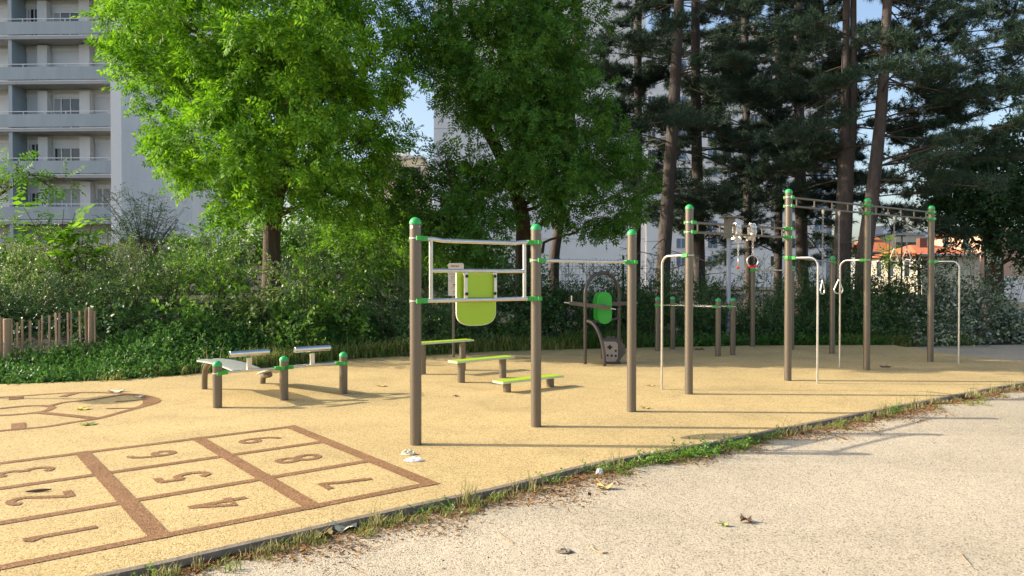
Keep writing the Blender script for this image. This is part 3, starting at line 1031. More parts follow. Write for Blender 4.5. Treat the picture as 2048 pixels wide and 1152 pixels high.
def make_template(kind, rng):
    out = []
    if kind == 'pinnate':
        for s in np.linspace(.06, .30, 5):
            for sd in (-1, 1):
                L, Wd = .095, .040
                a = sd * rng.uniform(.9, 1.2)
                d = np.array([math.cos(a), math.sin(a), -.22 + rng.uniform(-.1, .1)])
                n = np.array([-d[1], d[0], 0]); n /= np.linalg.norm(n)
                b = np.array([s, 0, -.12 * s])
                out += [b, b + d * L * .45 + n * Wd / 2, b + d * L, b + d * L * .45 - n * Wd / 2]
        b = np.array([.30, 0, -.04])
        out += [b, b + np.array([.045, .02, 0]), b + np.array([.1, 0, -.03]), b + np.array([.045, -.02, 0])]
    elif kind == 'sprig':
        for i in range(9):
            s = .02 + .022 * i
            a = rng.uniform(-2.6, 2.6) if i < 8 else 0
            L = rng.uniform(.05, .075); Wd = L * rng.uniform(.5, .62)
            d = unit(np.array([math.cos(a) + .3, math.sin(a), rng.uniform(-.6, .7)]))
            n = unit(np.cross(d, unit(np.array([rng.normal(0, .5), rng.normal(0, .5), 1.0]))))
            b = np.array([s, 0, 0])
            out += [b, b + d * L * .5 + n * Wd / 2, b + d * L, b + d * L * .5 - n * Wd / 2]
    elif kind == 'small':
        for i in range(14):
            s = .018 * i
            a = rng.uniform(-2.2, 2.2)
            L = rng.uniform(.028, .046); Wd = L * .62
            d = unit(np.array([math.cos(a) + .2, math.sin(a), rng.uniform(-.6, .8)]))
            n = unit(np.cross(d, unit(np.array([rng.normal(0, .6), rng.normal(0, .6), 1.0]))))
            b = np.array([s, 0, 0])
            out += [b, b + d * L * .5 + n * Wd / 2, b + d * L, b + d * L * .5 - n * Wd / 2]
    elif kind == 'broad':
        for i in range(5):
            s = .07 * i
            a = (-1) ** i * rng.uniform(.7, 1.3)
            L = rng.uniform(.15, .21); Wd = L * .68
            d = unit(np.array([math.cos(a), math.sin(a), -.25]))
            n = unit(np.cross(d, np.array([0, 0, 1.0])))
            b = np.array([s, 0, 0])
            out += [b, b + d * L * .45 + n * Wd / 2, b + d * L, b + d * L * .45 - n * Wd / 2]
    elif kind == 'needles':
        for i in range(17):
            d = unit(rng.normal(0, 1, 3) + np.array([.9, 0, .25]))
            L = rng.uniform(.11, .17)
            n = unit(np.cross(d, rng.normal(0, 1, 3)))
            b = np.array([rng.uniform(0, .12), 0, 0])
            out += [b - n * .0075, b + n * .0075, b + d * L]
    return np.array(out)

RNG = np.random.default_rng(11)
TEMPL = {k: [make_template(k, RNG) for _ in range(8)] for k in ('pinnate', 'sprig', 'small', 'broad', 'needles')}

def place(kind, pos, axis, normal, scale):
    """sprays of template 'kind' at pos with given axis & normal"""
    axis = unit(axis)
    normal = unit(normal - axis * (normal * axis).sum(-1, keepdims=True))
    side = np.cross(normal, axis)
    Fm = np.stack([axis, side, normal], 1)                  # N,3(local),3(world)
    outs = []
    T = TEMPL[kind]
    idx = RNG.integers(0, len(T), len(pos))
    for q in range(len(T)):
        s = idx == q
        if not s.any():
            continue
        v = np.einsum('kj,njw->nkw', T[q], Fm[s]) * scale[s][:, None, None] + pos[s][:, None, :]
        outs.append(v.reshape(-1, 3))
    return np.concatenate(outs)

def scatter_lobes(kind, lobes, dens, scale=(.8, 1.25), subs=14, sig=.27, upw=.5, droop=.25, shell=(.55, 1.0), squash=.8):
    """lobes: list of (center, r). sprays gather round sub-clumps near each lobe's skin"""
    pos, out = [], []
    for c, r in lobes:
        c = np.array(c, float)
        n = max(8, int(dens * r * r))
        ns = max(4, int(subs * max(.5, r)))
        sd = unit(RNG.normal(0, 1, (ns, 3)))
        sr = RNG.uniform(shell[0], shell[1], (ns, 1))
        sc_l = np.array([1, 1, squash])
        sp_ = c + sd * sr * r * sc_l
        pick = RNG.integers(0, ns, n)
        p = sp_[pick] + RNG.normal(0, sig * r, (n, 3)) * np.array([1, 1, .8])
        pos.append(p); out.append(unit(p - c))
    pos = np.concatenate(pos); out = np.concatenate(out)
    n = len(pos)
    axis = out * .7 + RNG.normal(0, .55, (n, 3)); axis[:, 2] -= droop
    nor = np.array([0, 0, upw]) + out * .75 + RNG.normal(0, .42, (n, 3))
    return place(kind, pos, axis, nor, RNG.uniform(scale[0], scale[1], n))

def limb(m, a, b, r0, r1, rnd, wob=.12, n=6, seg=8, sag=0.0):
    a, b = Vector(a), Vector(b)
    L = (b - a).length
    pts, rs = [], []
    for i in range(n + 1):
        t = i / n
        p = lerp(a, b, t)
        k = math.sin(math.pi * t) * wob * L
        p = p + Vector((rnd.uniform(-1, 1), rnd.uniform(-1, 1), rnd.uniform(-.5, 1))) * k * .5 + Vector((0, 0, -sag * L * math.sin(math.pi * t)))
        pts.append(p); rs.append(lerp(r0, r1, t))
    m.tube(pts, rs, seg)

def lobe_tree(name, label, cat, trunk_pts, lobes, kind, mat, dens, seed, group=None, bark='bark', scale=(.8, 1.25), subs=14, sig=.27, limbs=1.0, **kw):
    """trunk_pts: list of (Vector, radius) from ground up; limbs grow from the trunk towards the crown lobes"""
    rnd = random.Random(seed)
    base = trunk_pts[0][0]
    root = thing(name, label, cat, base, group)
    m = MB()
    P_ = [p for p, r in trunk_pts]; r_ = [r for p, r in trunk_pts]
    cc = catmull([tuple(p) + (r,) for p, r in trunk_pts], 5)
    m.tube([Vector(q[:3]) for q in cc], [q[3] for q in cc], 14)
    for c, r in lobes:
        if rnd.random() > limbs:
            continue
        c = Vector(c)
        # start from the trunk point somewhat below the lobe
        best = min(cc, key=lambda q: (Vector(q[:3]) - c).length + max(0, q[2] - c.z + .3 * (Vector(q[:2]) - c.xy).length) * 3 + (5 if q[2] < trunk_pts[0][0].z + 1.2 else 0))
        st = Vector(best[:3])
        rr = min(best[3] * .55, .02 + .018 * (c - st).length)
        limb(m, st, lerp(st, c, .9), max(rr, .018), .012, rnd, .16, 7, 7)
        for k in range(3):
            e = c + Vector((rnd.uniform(-1, 1), rnd.uniform(-1, 1), rnd.uniform(-.6, .8))) * r * .8
            limb(m, lerp(st, c, .72), e, .014, .005, rnd, .14, 4, 5)
    m.build('trunk', MT[bark], root)
    big_mesh('crown', scatter_lobes(kind, [(tuple(c), r) for c, r in lobes], dens, scale, subs, sig, **kw), 4, MT[mat], root)
    return root

def L(px, py, Y, rpx):
    return (P(px, py, Y), rpx * Y / F)

# ------------------------------------------------------------------ the big lit tree on the left
def gz(p): return Vector((p.x, p.y, float(ground_z(p.x, p.y))))
t0 = P(545, 600, 17.0)
trunk = [(gz(t0) - Vector((0, 0, .1)), .26), (P(543, 540, 17), .20), (P(545, 450, 17), .185), (P(556, 380, 17), .18), (P(590, 250, 17), .16), (P(625, 120, 17.2), .13), (P(650, 0, 17.3), .12), (P(660, -150, 17.3), .06)]
lob = [L(*a) for a in [
    (300, 70, 16.6, 82), (400, 60, 15.6, 105), (268, 118, 17, 52), (335, 170, 16.6, 70), (430, 170, 15.5, 95), (335, 262, 16.6, 58), (420, 285, 15.4, 88), (348, 325, 16.5, 42), (395, 365, 16, 46), (500, 330, 15, 95), (500, 235, 14.8, 85), (462, 398, 15.8, 50), (560, 395, 15.3, 64), (457, 432, 16, 22), (600, 300, 15.2, 85), (560, 120, 15.5, 105), (530, 30, 16, 105),
    (650, 60, 16.5, 105), (660, 190, 16, 92), (690, 300, 16.5, 80), (650, 385, 16.3, 60), (740, 140, 17, 80), (750, 40, 17.5, 90), (735, 375, 17, 55), (715, 425, 17, 38), (770, 270, 17.5, 55),
    (350, 100, 19, 105), (450, 150, 19.5, 120), (560, 200, 20, 135), (650, 120, 20, 125), (450, 300, 19, 95), (560, 350, 19, 100), (680, 330, 19.5, 85), (735, 215, 19.5, 80),
    (300, 0, 14.2, 80), (420, -70, 14.0, 110), (560, -60, 13.6, 110), (520, 90, 14.0, 75), (600, 210, 14.2, 62), (440, 330, 14.3, 42), (640, 330, 14.3, 52), (660, 100, 14.4, 80), (290, -10, 17, 80), (480, -230, 14.2, 120), (360, -90, 17, 125), (500, -120, 17, 150), (650, -90, 17.5, 140), (510, -250, 17.5, 160), (640, -240, 18, 130)]]
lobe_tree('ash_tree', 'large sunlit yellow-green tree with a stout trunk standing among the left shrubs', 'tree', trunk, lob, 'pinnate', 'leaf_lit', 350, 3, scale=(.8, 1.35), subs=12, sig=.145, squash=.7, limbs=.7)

# ------------------------------------------------------------------ middle tree with the leaning dark trunk
t0 = P(1046, 600, 19.3)
trunk = [(gz(t0) - Vector((0, 0, .1)), .24), (P(1046, 520, 19.3), .20), (P(1044, 430, 19.2), .19), (P(1018, 350, 19), .16), (P(985, 280, 18.9), .15), (P(940, 205, 18.8), .12), (P(910, 120, 18.7), .09), (P(900, 0, 18.6), .06)]
lob = [L(*a) for a in [
    (870, 50, 18.5, 80), (960, 40, 18, 100), (1050, 50, 18.3, 95), (905, 140, 18, 70), (1000, 130, 17.5, 95), (1090, 130, 18, 85), (1140, 70, 19, 70), (1150, 180, 18.3, 62), (1060, 225, 17.8, 80), (1120, 265, 18, 72), (1170, 235, 18.5, 42), (1085, 345, 17.8, 70), (1150, 365, 17.8, 72), (1220, 335, 18, 70), (1250, 300, 18.5, 48), (1268, 385, 18.5, 50), (1210, 425, 18, 48), (1175, 452, 18, 28), (1130, 420, 18, 40), (1240, 430, 18.3, 38),
    (985, 225, 17.9, 55), (935, 225, 18.0, 45), (1000, 330, 17.8, 36), (1090, 410, 17.8, 34), (1030, 295, 17.7, 46), (1065, 305, 17.5, 48), (850, 110, 18.2, 50), (1010, 220, 19.8, 90), (1080, 180, 20, 110), (1130, 330, 20, 90), (960, 90, 20, 100), (950, -80, 18.5, 130), (1100, -70, 19, 120), (1020, -180, 19, 130)]]
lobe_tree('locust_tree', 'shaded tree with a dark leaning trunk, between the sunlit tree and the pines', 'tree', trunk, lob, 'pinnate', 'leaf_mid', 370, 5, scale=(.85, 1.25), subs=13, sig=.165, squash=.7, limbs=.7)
# young tree low in the middle
t0 = P(925, 600, 18.2)
trunk = [(gz(t0), .07), (P(925, 500, 18.2), .055), (P(915, 430, 18.2), .045), (P(900, 360, 18.3), .03), (P(890, 310, 18.3), .015)]
lob = [L(*a) for a in [(845, 395, 18.3, 58), (885, 435, 18, 62), (950, 440, 17.8, 62), (925, 375, 18.5, 50), (975, 480, 18, 45), (900, 485, 18.3, 45), (1000, 425, 18.2, 40), (860, 335, 18.8, 42), (940, 500, 17.8, 32), (805, 430, 18.6, 40), (930, 315, 18.5, 40), (985, 365, 18.2, 40), (820, 350, 18.8, 40), (780, 400, 18.6, 36), (960, 400, 17.8, 42)]]
lobe_tree('young_tree', 'young tree with drooping pinnate leaves rising behind the lime board', 'tree', trunk, lob, 'pinnate', 'leaf_mid', 380, 6, scale=(.95, 1.35), subs=16, sig=.25)

# ------------------------------------------------------------------ pines
def pine(label, stems, zlo, zhi, blen, nb, seed, bias=None, tuft=15, dead=8):
    nb = int(nb * 1.08); zlo -= .9
    """stems: list of stems, each a list of (Vector, radius)"""
    rnd = random.Random(seed)
    base = stems[0][0][0]
    root = thing('pine_tree', label, 'tree', base, 'pines behind the hedge')
    m = MB()
    curves = []
    for st in stems:
        cc = catmull([tuple(p) + (r,) for p, r in st], 6)
        curves.append(cc)
        m.tube([Vector(q[:3]) for q in cc], [q[3] for q in cc], 14)
    pos, ax = [], []
    br = MB()
    def at(cc, z):
        for i in range(len(cc) - 1):
            if cc[i + 1][2] >= z:
                t = (z - cc[i][2]) / max(1e-6, cc[i + 1][2] - cc[i][2])
                return Vector(lerp(cc[i][:3], cc[i + 1][:3], t))
        return Vector(cc[-1][:3])
    for i in range(nb + dead):
        cc = rnd.choice(curves)
        dd = i >= nb
        z = rnd.uniform(zlo, zhi) if not dd else rnd.uniform(zlo - 1.5, zlo + 3)
        a = rnd.uniform(0, 2 * math.pi)
        if bias is not None and rnd.random() < .5:
            a = bias + rnd.gauss(0, .6)
        t = (z - zlo) / (zhi - zlo)
        ln = blen * rnd.uniform(.55, 1.05) * (1 - .45 * t) * (.5 if dd else 1)
        d = Vector((math.cos(a), math.sin(a), 0)); s = Vector((-d.y, d.x, 0))
        p0 = at(cc, z)
        rise = rnd.uniform(-.38, .36)
        bend = rnd.uniform(-.15, .15)
        pts = []
        for k in range(7):
            q = k / 6
            pts.append(p0 + d * ln * q + s * bend * ln * q * q + Vector((0, 0, rise * ln * q - .16 * ln * q * q + .12 * ln * max(0, q - .6))))
        br.tube(pts, [.020 * ln / 3 * (1 - .8 * k / 6) + .006 for k in range(7)], 6)
        if dd:
            for k in range(3):
                q = pts[rnd.randint(2, 6)]
                br.tube([q, q + d * rnd.uniform(.1, .5) + s * rnd.uniform(-.5, .5) + Vector((0, 0, rnd.uniform(-.25, .1)))], [.008, .004], 4)
            continue
        for k in range(int(3 + ln * 3.4)):
            q = rnd.uniform(.30, 1.0)
            ii = min(int(q * 6), 5)
            pb_ = lerp(pts[ii], pts[ii + 1], q * 6 - ii)
            sl = rnd.uniform(.22, .25 + .5 * (1 - abs(q - .55))) * (1 if q < .97 else .2)
            sgn = rnd.choice((-1, 1))
            e = pb_ + (s * sgn * rnd.uniform(.5, 1) + d * rnd.uniform(.3, .9)).normalized() * sl + Vector((0, 0, rnd.uniform(-.05, .14)))
            br.tube([pb_, lerp(pb_, e, .5) + Vector((0, 0, -.02)), e], [.010, .008, .005], 5)
            nt = rnd.randint(int(tuft * .6), int(tuft * 1.4))
            for _ in range(nt):
                w = rnd.uniform(.25, 1.1)
                pos.append(lerp(pb_, e, w) + Vector((rnd.gauss(0, .075), rnd.gauss(0, .075), rnd.gauss(.02, .06))))
                ax.append((e - pb_).normalized() * .8 + Vector((rnd.gauss(0, .4), rnd.gauss(0, .4), rnd.gauss(.25, .35))))
    # join branches into the trunk's wood mesh
    m.build('trunk', MT['pine_bark'], root)
    br.build('branches', MT['twig'], root)
    pos = np.array([tuple(p) for p in pos]); ax = np.array([tuple(p) for p in ax])
    nor = RNG.normal(0, 1, ax.shape)
    big_mesh('crown', place('needles', pos, ax, nor, RNG.uniform(.85, 1.3, len(pos))), 3, MT['needle'], root)

def stem(pts, Y, base_extra=True):
    out = []
    for (px, py, r) in pts:
        out.append((P(px, py, Y), r))
    if base_extra:
        b = out[0][0]
        out.insert(0, (Vector((b.x, b.y, float(ground_z(b.x, b.y)) - .1)), out[0][1] * 1.15))
    return out
pine('slim grey pine just right of the shaded middle tree', [stem([(1272, 520, 0.156), (1276, 300, 0.140), (1276, 60, 0.125), (1280, -150, 0.094)], 26)], 5.2, 13, 3.2, 26, 21, math.pi)
pine('straight grey-brown pine trunk rising behind the first tall bronze post', [stem([(1326, 545, 0.209), (1334, 420, 0.194), (1345, 260, 0.173), (1357, 30, 0.144), (1362, -150, 0.108)], 22)], 4.2, 12.5, 3.4, 52, 22)
pine('dark pine trunk between the first tall post and the lantern pole', [stem([(1398, 540, 0.204), (1396, 420, 0.187), (1392, 200, 0.162), (1390, -150, 0.111)], 25)], 3.9, 13, 3.6, 64, 23)
pine('pale pine trunk above the lower ladder, set far back', [stem([(1497, 540, 0.173), (1494, 300, 0.158), (1490, 80, 0.144), (1488, -150, 0.108)], 30)], 4.8, 15, 4.2, 52, 24)
pine('thin pine trunk just left of the tallest post, crown of dark tufts', [stem([(1556, 540, 0.156), (1558, 300, 0.140), (1556, 80, 0.125), (1552, -150, 0.094)], 29)], 5.0, 14, 4.0, 44, 25)
pine('dark pine trunk directly behind the tallest bronze post', [stem([(1604, 540, 0.218), (1602, 420, 0.204), (1598, 200, 0.170), (1596, -150, 0.122)], 27)], 4.0, 13.5, 3.6, 44, 26)
pine('thickest pine, its trunk forking into two stems', [stem([(1683, 545, 0.235), (1688, 430, 0.224), (1692, 330, 0.202), (1690, 230, 0.118), (1693, 0, 0.090), (1694, -150, 0.067)], 20.5), stem([(1696, 330, 0.157), (1706, 230, 0.106), (1707, 0, 0.078), (1710, -150, 0.056)], 20.5, False)], 5.0, 11.8, 3.0, 48, 27, 2.6)
pine('leaning pine with the rightmost bare trunk, long branches spreading right', [stem([(1726, 540, 0.197), (1734, 470, 0.191), (1748, 360, 0.168), (1764, 200, 0.139), (1774, 20, 0.116), (1780, -150, 0.087)], 19.5)], 4.4, 11.5, 4.3, 54, 28, 0.1)
pine('leaning slim grey trunk low behind the chin-up bar, crown hidden by leaves', [stem([(1108, 525, 0.170), (1118, 450, 0.160), (1134, 330, 0.150), (1150, 100, 0.120), (1158, -150, 0.080)], 24)], 6.5, 12.5, 2.8, 34, 29)
pine('dense dark pine crown hanging over the right edge', [stem([(2090, 545, 0.240), (2092, 300, 0.208), (2096, 0, 0.160), (2100, -150, 0.120)], 23)], 4.6, 12.5, 4.6, 44, 30, math.pi)

# dark broadleaf tree on the right
t0 = P(1988, 600, 22)
trunk = [(gz(t0), .27), (P(1988, 540, 22), .24), (P(1984, 470, 22), .22), (P(1978, 400, 22), .18), (P(1985, 320, 22), .12), (P(1990, 250, 22), .06)]
lob = [L(*a) for a in [(1900, 420, 21.5, 40), (1935, 385, 21.5, 55), (1985, 400, 21, 62), (2040, 400, 21, 62), (1925, 450, 21.3, 40), (1985, 455, 21, 48), (2055, 450, 21, 55), (1880, 370, 22, 45), (1920, 330, 22, 55), (1985, 330, 22, 65), (2050, 320, 22, 60), (2040, 255, 22.3, 52), (2085, 380, 22, 60), (2100, 300, 22, 60), (2030, 500, 20.5, 32), (2075, 500, 20.8, 40), (1880, 440, 21.3, 25)]]
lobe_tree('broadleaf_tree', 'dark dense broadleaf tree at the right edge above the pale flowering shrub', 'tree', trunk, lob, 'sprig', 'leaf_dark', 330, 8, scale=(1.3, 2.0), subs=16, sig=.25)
# branch reaching in from the left edge
t0 = P(-70, 600, 14.6)
trunk = [(gz(t0), .09), (P(-60, 480, 14.6), .07), (P(-40, 420, 14.4), .05), (P(20, 375, 14.2), .025), (P(60, 350, 14), .012)]
lob = [L(*a) for a in [(-20, 340, 14.2, 26), (30, 335, 14, 24), (15, 375, 14, 22), (55, 345, 13.9, 16), (95, 368, 14, 13), (130, 360, 14.1, 9)]]
lobe_tree('sapling', 'slender sapling reaching in at the left edge in front of the balconies', 'tree', trunk, lob, 'pinnate', 'leaf_mid', 260, 9, subs=12, sig=.28)

# ------------------------------------------------------------------ shrubs on the bank and in the hedge
def shrub(label, px, Y, top, wpx, mat, kind, dens, seed, name='shrub', group='shrubs along the back of the playground', lobe_r=(.28, .46), scale=(.8, 1.75), depth=.9, nmul=1.0, spikes=6, cat='shrub'):
    rnd = random.Random(seed)
    b = P(px, 600, Y); b = gz(b)
    zt = P(px, top, Y).z
    H = max(.5, zt - b.z); Wd = wpx * Y / F
    root = thing(name, label, cat, b, group)
    lobes = []
    n = int(max(4, Wd * H * 3.2 * nmul))
    m = MB()
    for i in range(n):
        r = rnd.uniform(*lobe_r)
        x = rnd.uniform(-1, 1)
        zf = rnd.uniform(0.08, 1.0)
        ww = Wd / 2 * (1 - .35 * max(0, zf - .5) * 2)
        c = b + Vector((x * ww * .95, (zf - .55) * 1.5 * depth + rnd.uniform(-.2, .2), max(.12, zf * (H - r * .75) * (1 - .42 * x * x))))
        lobes.append((c, r))
        limb(m, b + Vector((rnd.uniform(-.15, .15), rnd.uniform(-.1, .1), -.05)), c, .012, .005, rnd, .15, 4, 5)
    v = [scatter_lobes(kind, lobes, dens, scale, 12, .30, .7, .05)]
    # long shoots standing out of the outline
    for i in range(spikes):
        x = rnd.uniform(-1, 1) * Wd / 2 * .8
        st = b + Vector((x, rnd.uniform(-.3, .3) * depth, H * rnd.uniform(.75, .95)))
        e = st + Vector((rnd.uniform(-.25, .25), rnd.uniform(-.2, .1), rnd.uniform(.22, .5)))
        limb(m, b, e, .009, .003, rnd, .03, 6, 4)
        k = 14
        tt = np.linspace(.1, 1, k)[:, None]
        pp = np.array(st) + (np.array(e) - np.array(st)) * tt + RNG.normal(0, .015, (k, 3))
        v.append(place(kind, pp, RNG.normal(0, .6, (k, 3)) + np.array(e - st) * 1.5, RNG.normal(0, .5, (k, 3)) + np.array([0, -.2, .7]), RNG.uniform(.5, .9, k)))
    m.build('stems', MT['twig'], root)
    big_mesh('foliage', np.concatenate(v), 4, MT[mat], root)
    return root
S = [
 # px, Y, top, width, material, template, density, label
 (-15, 14.0, 590, 90, 'shrub_dark', 'small', 620, 'low dark shrub at the left edge behind the picket fence'),
 (70, 14.0, 585, 90, 'shrub_dark', 'small', 620, 'low dark shrub behind the middle of the picket fence'),
 (150, 14.4, 580, 90, 'shrub_dark', 'small', 620, 'low dark shrub behind the last pickets of the fence'),
 (50, 14.9, 505, 150, 'shrub_pale', 'small', 500, 'pale glinting shrub behind the thick left fence post'),
 (150, 15.0, 492, 130, 'shrub_pale', 'small', 500, 'taller pale glinting shrub above the right half of the picket fence'),
 (250, 14.9, 505, 130, 'shrub_pale', 'small', 500, 'pale bronze-tipped shrub just right of the picket fence'),
 (228, 14.2, 590, 90, 'shrub_dark', 'sprig', 480, 'low dark shrub at the right end of the picket fence, beside its last post'),
 (345, 14.8, 520, 130, 'shrub', 'small', 620, 'mixed green shrub below the bare-stemmed bush'),
 (430, 14.7, 510, 120, 'shrub', 'sprig', 420, 'leafy green shrub left of the stout tree trunk'),
 (525, 14.6, 548, 110, 'shrub_pale', 'sprig', 420, 'pale-leaved shrub at the foot of the stout tree trunk'),
 (610, 14.9, 520, 130, 'shrub', 'sprig', 430, 'glossy bright shrub right of the stout tree trunk'),
 (690, 15.6, 560, 110, 'shrub', 'sprig', 420, 'green shrub behind the right sit-up bench roller'),
 (770, 16.1, 575, 120, 'shrub_dark', 'small', 560, 'dark shaded shrub left of the nearest bronze post'),
 (860, 16.7, 560, 130, 'shrub_dark', 'small', 560, 'dark shrub behind the sign post'),
 (960, 17.3, 555, 140, 'shrub_dark', 'sprig', 400, 'dark shrub behind the lime back board'),
 (1050, 17.8, 540, 120, 'shrub_dark', 'sprig', 400, 'dark shrub behind the second bronze post'),
 (25, 17.2, 455, 150, 'shrub', 'sprig', 380, 'taller shrub at the left edge under the lowest balcony'),
 (110, 17.4, 470, 120, 'shrub_dark', 'sprig', 380, 'dark shrub behind the bright broad-leaved plant'),
 (215, 17.6, 490, 130, 'shrub_dark', 'small', 520, 'dark shrub at the foot of the bare-stemmed bush'),
 (345, 18.4, 500, 150, 'shrub_dark', 'sprig', 380, 'dark shrub below the low brick wall'),
 (440, 18.6, 475, 130, 'shrub_dark', 'small', 520, 'dark rounded shrub in front of the gable wall foot'),
 (640, 19.0, 470, 150, 'shrub_dark', 'small', 520, 'dark shrub in the shade right of the stout trunk'),
 (740, 19.2, 480, 140, 'shrub', 'sprig', 380, 'mid green shrub under the low boughs of the sunlit tree'),
 (830, 19.6, 500, 140, 'shrub', 'sprig', 380, 'mid green shrub behind the nearest bronze post'),
 (800, 25.0, 430, 200, 'broad', 'sprig', 300, 'bright yellow-green bush far behind, seen under the sunlit tree'),
 (700, 26.0, 432, 200, 'broad', 'sprig', 260, 'bright yellow-green bush far behind, right of the stout trunk'),
 (1130, 18.6, 540, 130, 'shrub_dark', 'small', 600, 'clipped dark hedge plant left of the dark arch'),
 (1215, 18.7, 535, 120, 'shrub_dark', 'small', 600, 'clipped dark hedge plant behind the dark arch'),
 (1295, 18.8, 528, 120, 'shrub_dark', 'small', 600, 'clipped dark hedge plant behind the first bent tube'),
 (1375, 19.0, 535, 120, 'shrub_dark', 'small', 600, 'clipped dark hedge plant behind the first tall post'),
 (1440, 19.7, 540, 100, 'shrub_dark', 'small', 600, 'clipped dark hedge plant around the lantern pole'),
 (1530, 19.2, 530, 130, 'shrub_dark', 'small', 600, 'clipped dark hedge plant behind the low rear bar'),
 (1620, 19.3, 525, 130, 'shrub_dark', 'small', 600, 'clipped dark hedge plant below the long-chained rings'),
 (1705, 19.2, 530, 120, 'shrub_dark', 'small', 600, 'clipped dark hedge plant at the foot of the leaning pine'),
 (1790, 19.2, 530, 130, 'shrub_dark', 'small', 600, 'clipped dark hedge plant below the tiled roof'),
 (1870, 19.0, 545, 110, 'shrub_white', 'sprig', 400, 'pale-flowered shrub behind the far right post'),
 (1950, 19.2, 515, 120, 'shrub_white', 'sprig', 430, 'pale-flowered shrub right of the last bent tube'),
 (2010, 19.8, 550, 90, 'shrub_white', 'sprig', 400, 'pale-flowered shrub nearest the wooden planter'),
]
for i, (px, Y, top, w, mat, kind, dens, lab) in enumerate(S):
    hedge = 'hedge' in lab
    if 345 <= px <= 690 and Y < 16: Y += .45
    if ('picket fence' in lab and px < 200) or 'fence post' in lab: Y += .35
    if hedge: dens *= 1.25
    shrub(lab, px, Y, top, w, mat, kind, dens, 100 + i, 'hedge_plant' if hedge else 'shrub', 'clipped hedge plants along the rear edge' if hedge else 'shrubs along the back of the playground', depth=.8 if hedge else (.45 if 'low dark' in lab else 1.1), spikes=4 if hedge else 7, nmul=1.25 if hedge else 1.1)
# greenery between the trunk and the far houses
for (px, Y, top, w, mat, lab) in ((480, 27, 432, 230, 'shrub', 'broad green bush beyond the gable foot, left of the stout trunk'), (600, 28, 415, 240, 'shrub', 'broad green bush far behind the stout trunk'), (665, 30, 385, 170, 'shrub', 'tall green bush far behind, right of the stout trunk'), (765, 29, 398, 150, 'shrub', 'tall green bush far behind, left of the young tree'), (880, 27, 455, 180, 'shrub', 'broad green bush far behind the young tree'), (1000, 27, 480, 160, 'shrub_dark', 'dark bush far behind the second bronze post')):
    shrub(lab, px, Y, top, w, mat, 'sprig', 200, 300 + px, 'bush', 'bushes beyond the shrub bank', (.55, .8), (1.3, 2.0), 1.0, .5, 3)
# bright broad-leaved plant
def broad_plant():
    b = gz(P(150, 600, 15.6))
    root = thing('broadleaf_plant', 'bright yellow-green plant with big heart-shaped leaves among the left shrubs', 'plant', b)
    rnd = random.Random(4)
    m = MB(); pos, ax = [], []
    for (px, py, Yp) in ((128, 418, 15.4), (150, 425, 15.4), (110, 455, 15.5), (165, 470, 15.3), (185, 445, 15.4), (135, 470, 15.2), (70, 455, 15.4), (150, 500, 15.1), (120, 505, 15.1), (180, 500, 15.1), (45, 410, 15.5)):
        e = P(px, py, Yp)
        limb(m, b + Vector((rnd.uniform(-.15, .15), 0, 0)), e, .012, .005, rnd, .1, 5, 5)
        for k in range(8):
            pos.append(lerp(b, e, rnd.uniform(.7, 1.0)) + Vector((rnd.gauss(0, .07), rnd.gauss(0, .07), rnd.gauss(0, .05))))
            ax.append((rnd.gauss(0, .8), rnd.gauss(-.2, .8), .2))
    m.build('stems', MT['twig'], root)
    pos = np.array([tuple(p) for p in pos]); ax = np.array(ax)
    big_mesh('foliage', place('broad', pos, ax, np.array([0, -.35, .8]) + RNG.normal(0, .3, pos.shape), RNG.uniform(.8, 1.35, len(pos))), 4, MT['broad'], root)
broad_plant()
# bare-stemmed bush in front of the gable
def bare_bush():
    b = gz(P(290, 520, 20.5))
    root = thing('bare_stemmed_bush', 'sparse dark bush with many thin arching stems in front of the pale gable', 'bush', b)
    rnd = random.Random(14)
    m = MB(); pos, ax = [], []
    for i in range(46):
        px = rnd.uniform(190, 380); py = rnd.uniform(372, 455) if px < 330 else rnd.uniform(410, 465)
        e = P(px, py, 20.5 + rnd.uniform(-.6, .6))
        mid = lerp(b, e, .5) + Vector(((e.x - b.x) * -.18, 0, .1))
        s_ = b + Vector((rnd.uniform(-.9, .9), rnd.uniform(-.2, .2), 0))
        cc = catmull([tuple(s_), tuple(mid), tuple(e)], 5)
        m.tube([Vector(q) for q in cc], [.014 - .011 * k / (len(cc) - 1) for k in range(len(cc))], 5)
        for k in range(3):
            st = Vector(cc[rnd.randint(5, 9)])
            tw = st + Vector((rnd.uniform(-.35, .35), rnd.uniform(-.2, .2), rnd.uniform(-.05, .3)))
            m.tube([st, tw], [.005, .003], 4)
            for _ in range(3 if px > 330 else 6):
                pos.append(lerp(st, tw, rnd.uniform(.3, 1.1)) + Vector((rnd.gauss(0, .07), rnd.gauss(0, .07), rnd.gauss(0, .07)))); ax.append((rnd.gauss(0, 1), rnd.gauss(0, 1), rnd.gauss(0, .6)))
    m.build('stems', MT['twig'], root)
    pos = np.array([tuple(p) for p in pos]); ax = np.array(ax)
    big_mesh('foliage', place('small', pos, ax, RNG.normal(0, 1, pos.shape), RNG.uniform(.7, 1.1, len(pos))), 4, MT['leaf_dark'], root)
bare_bush()

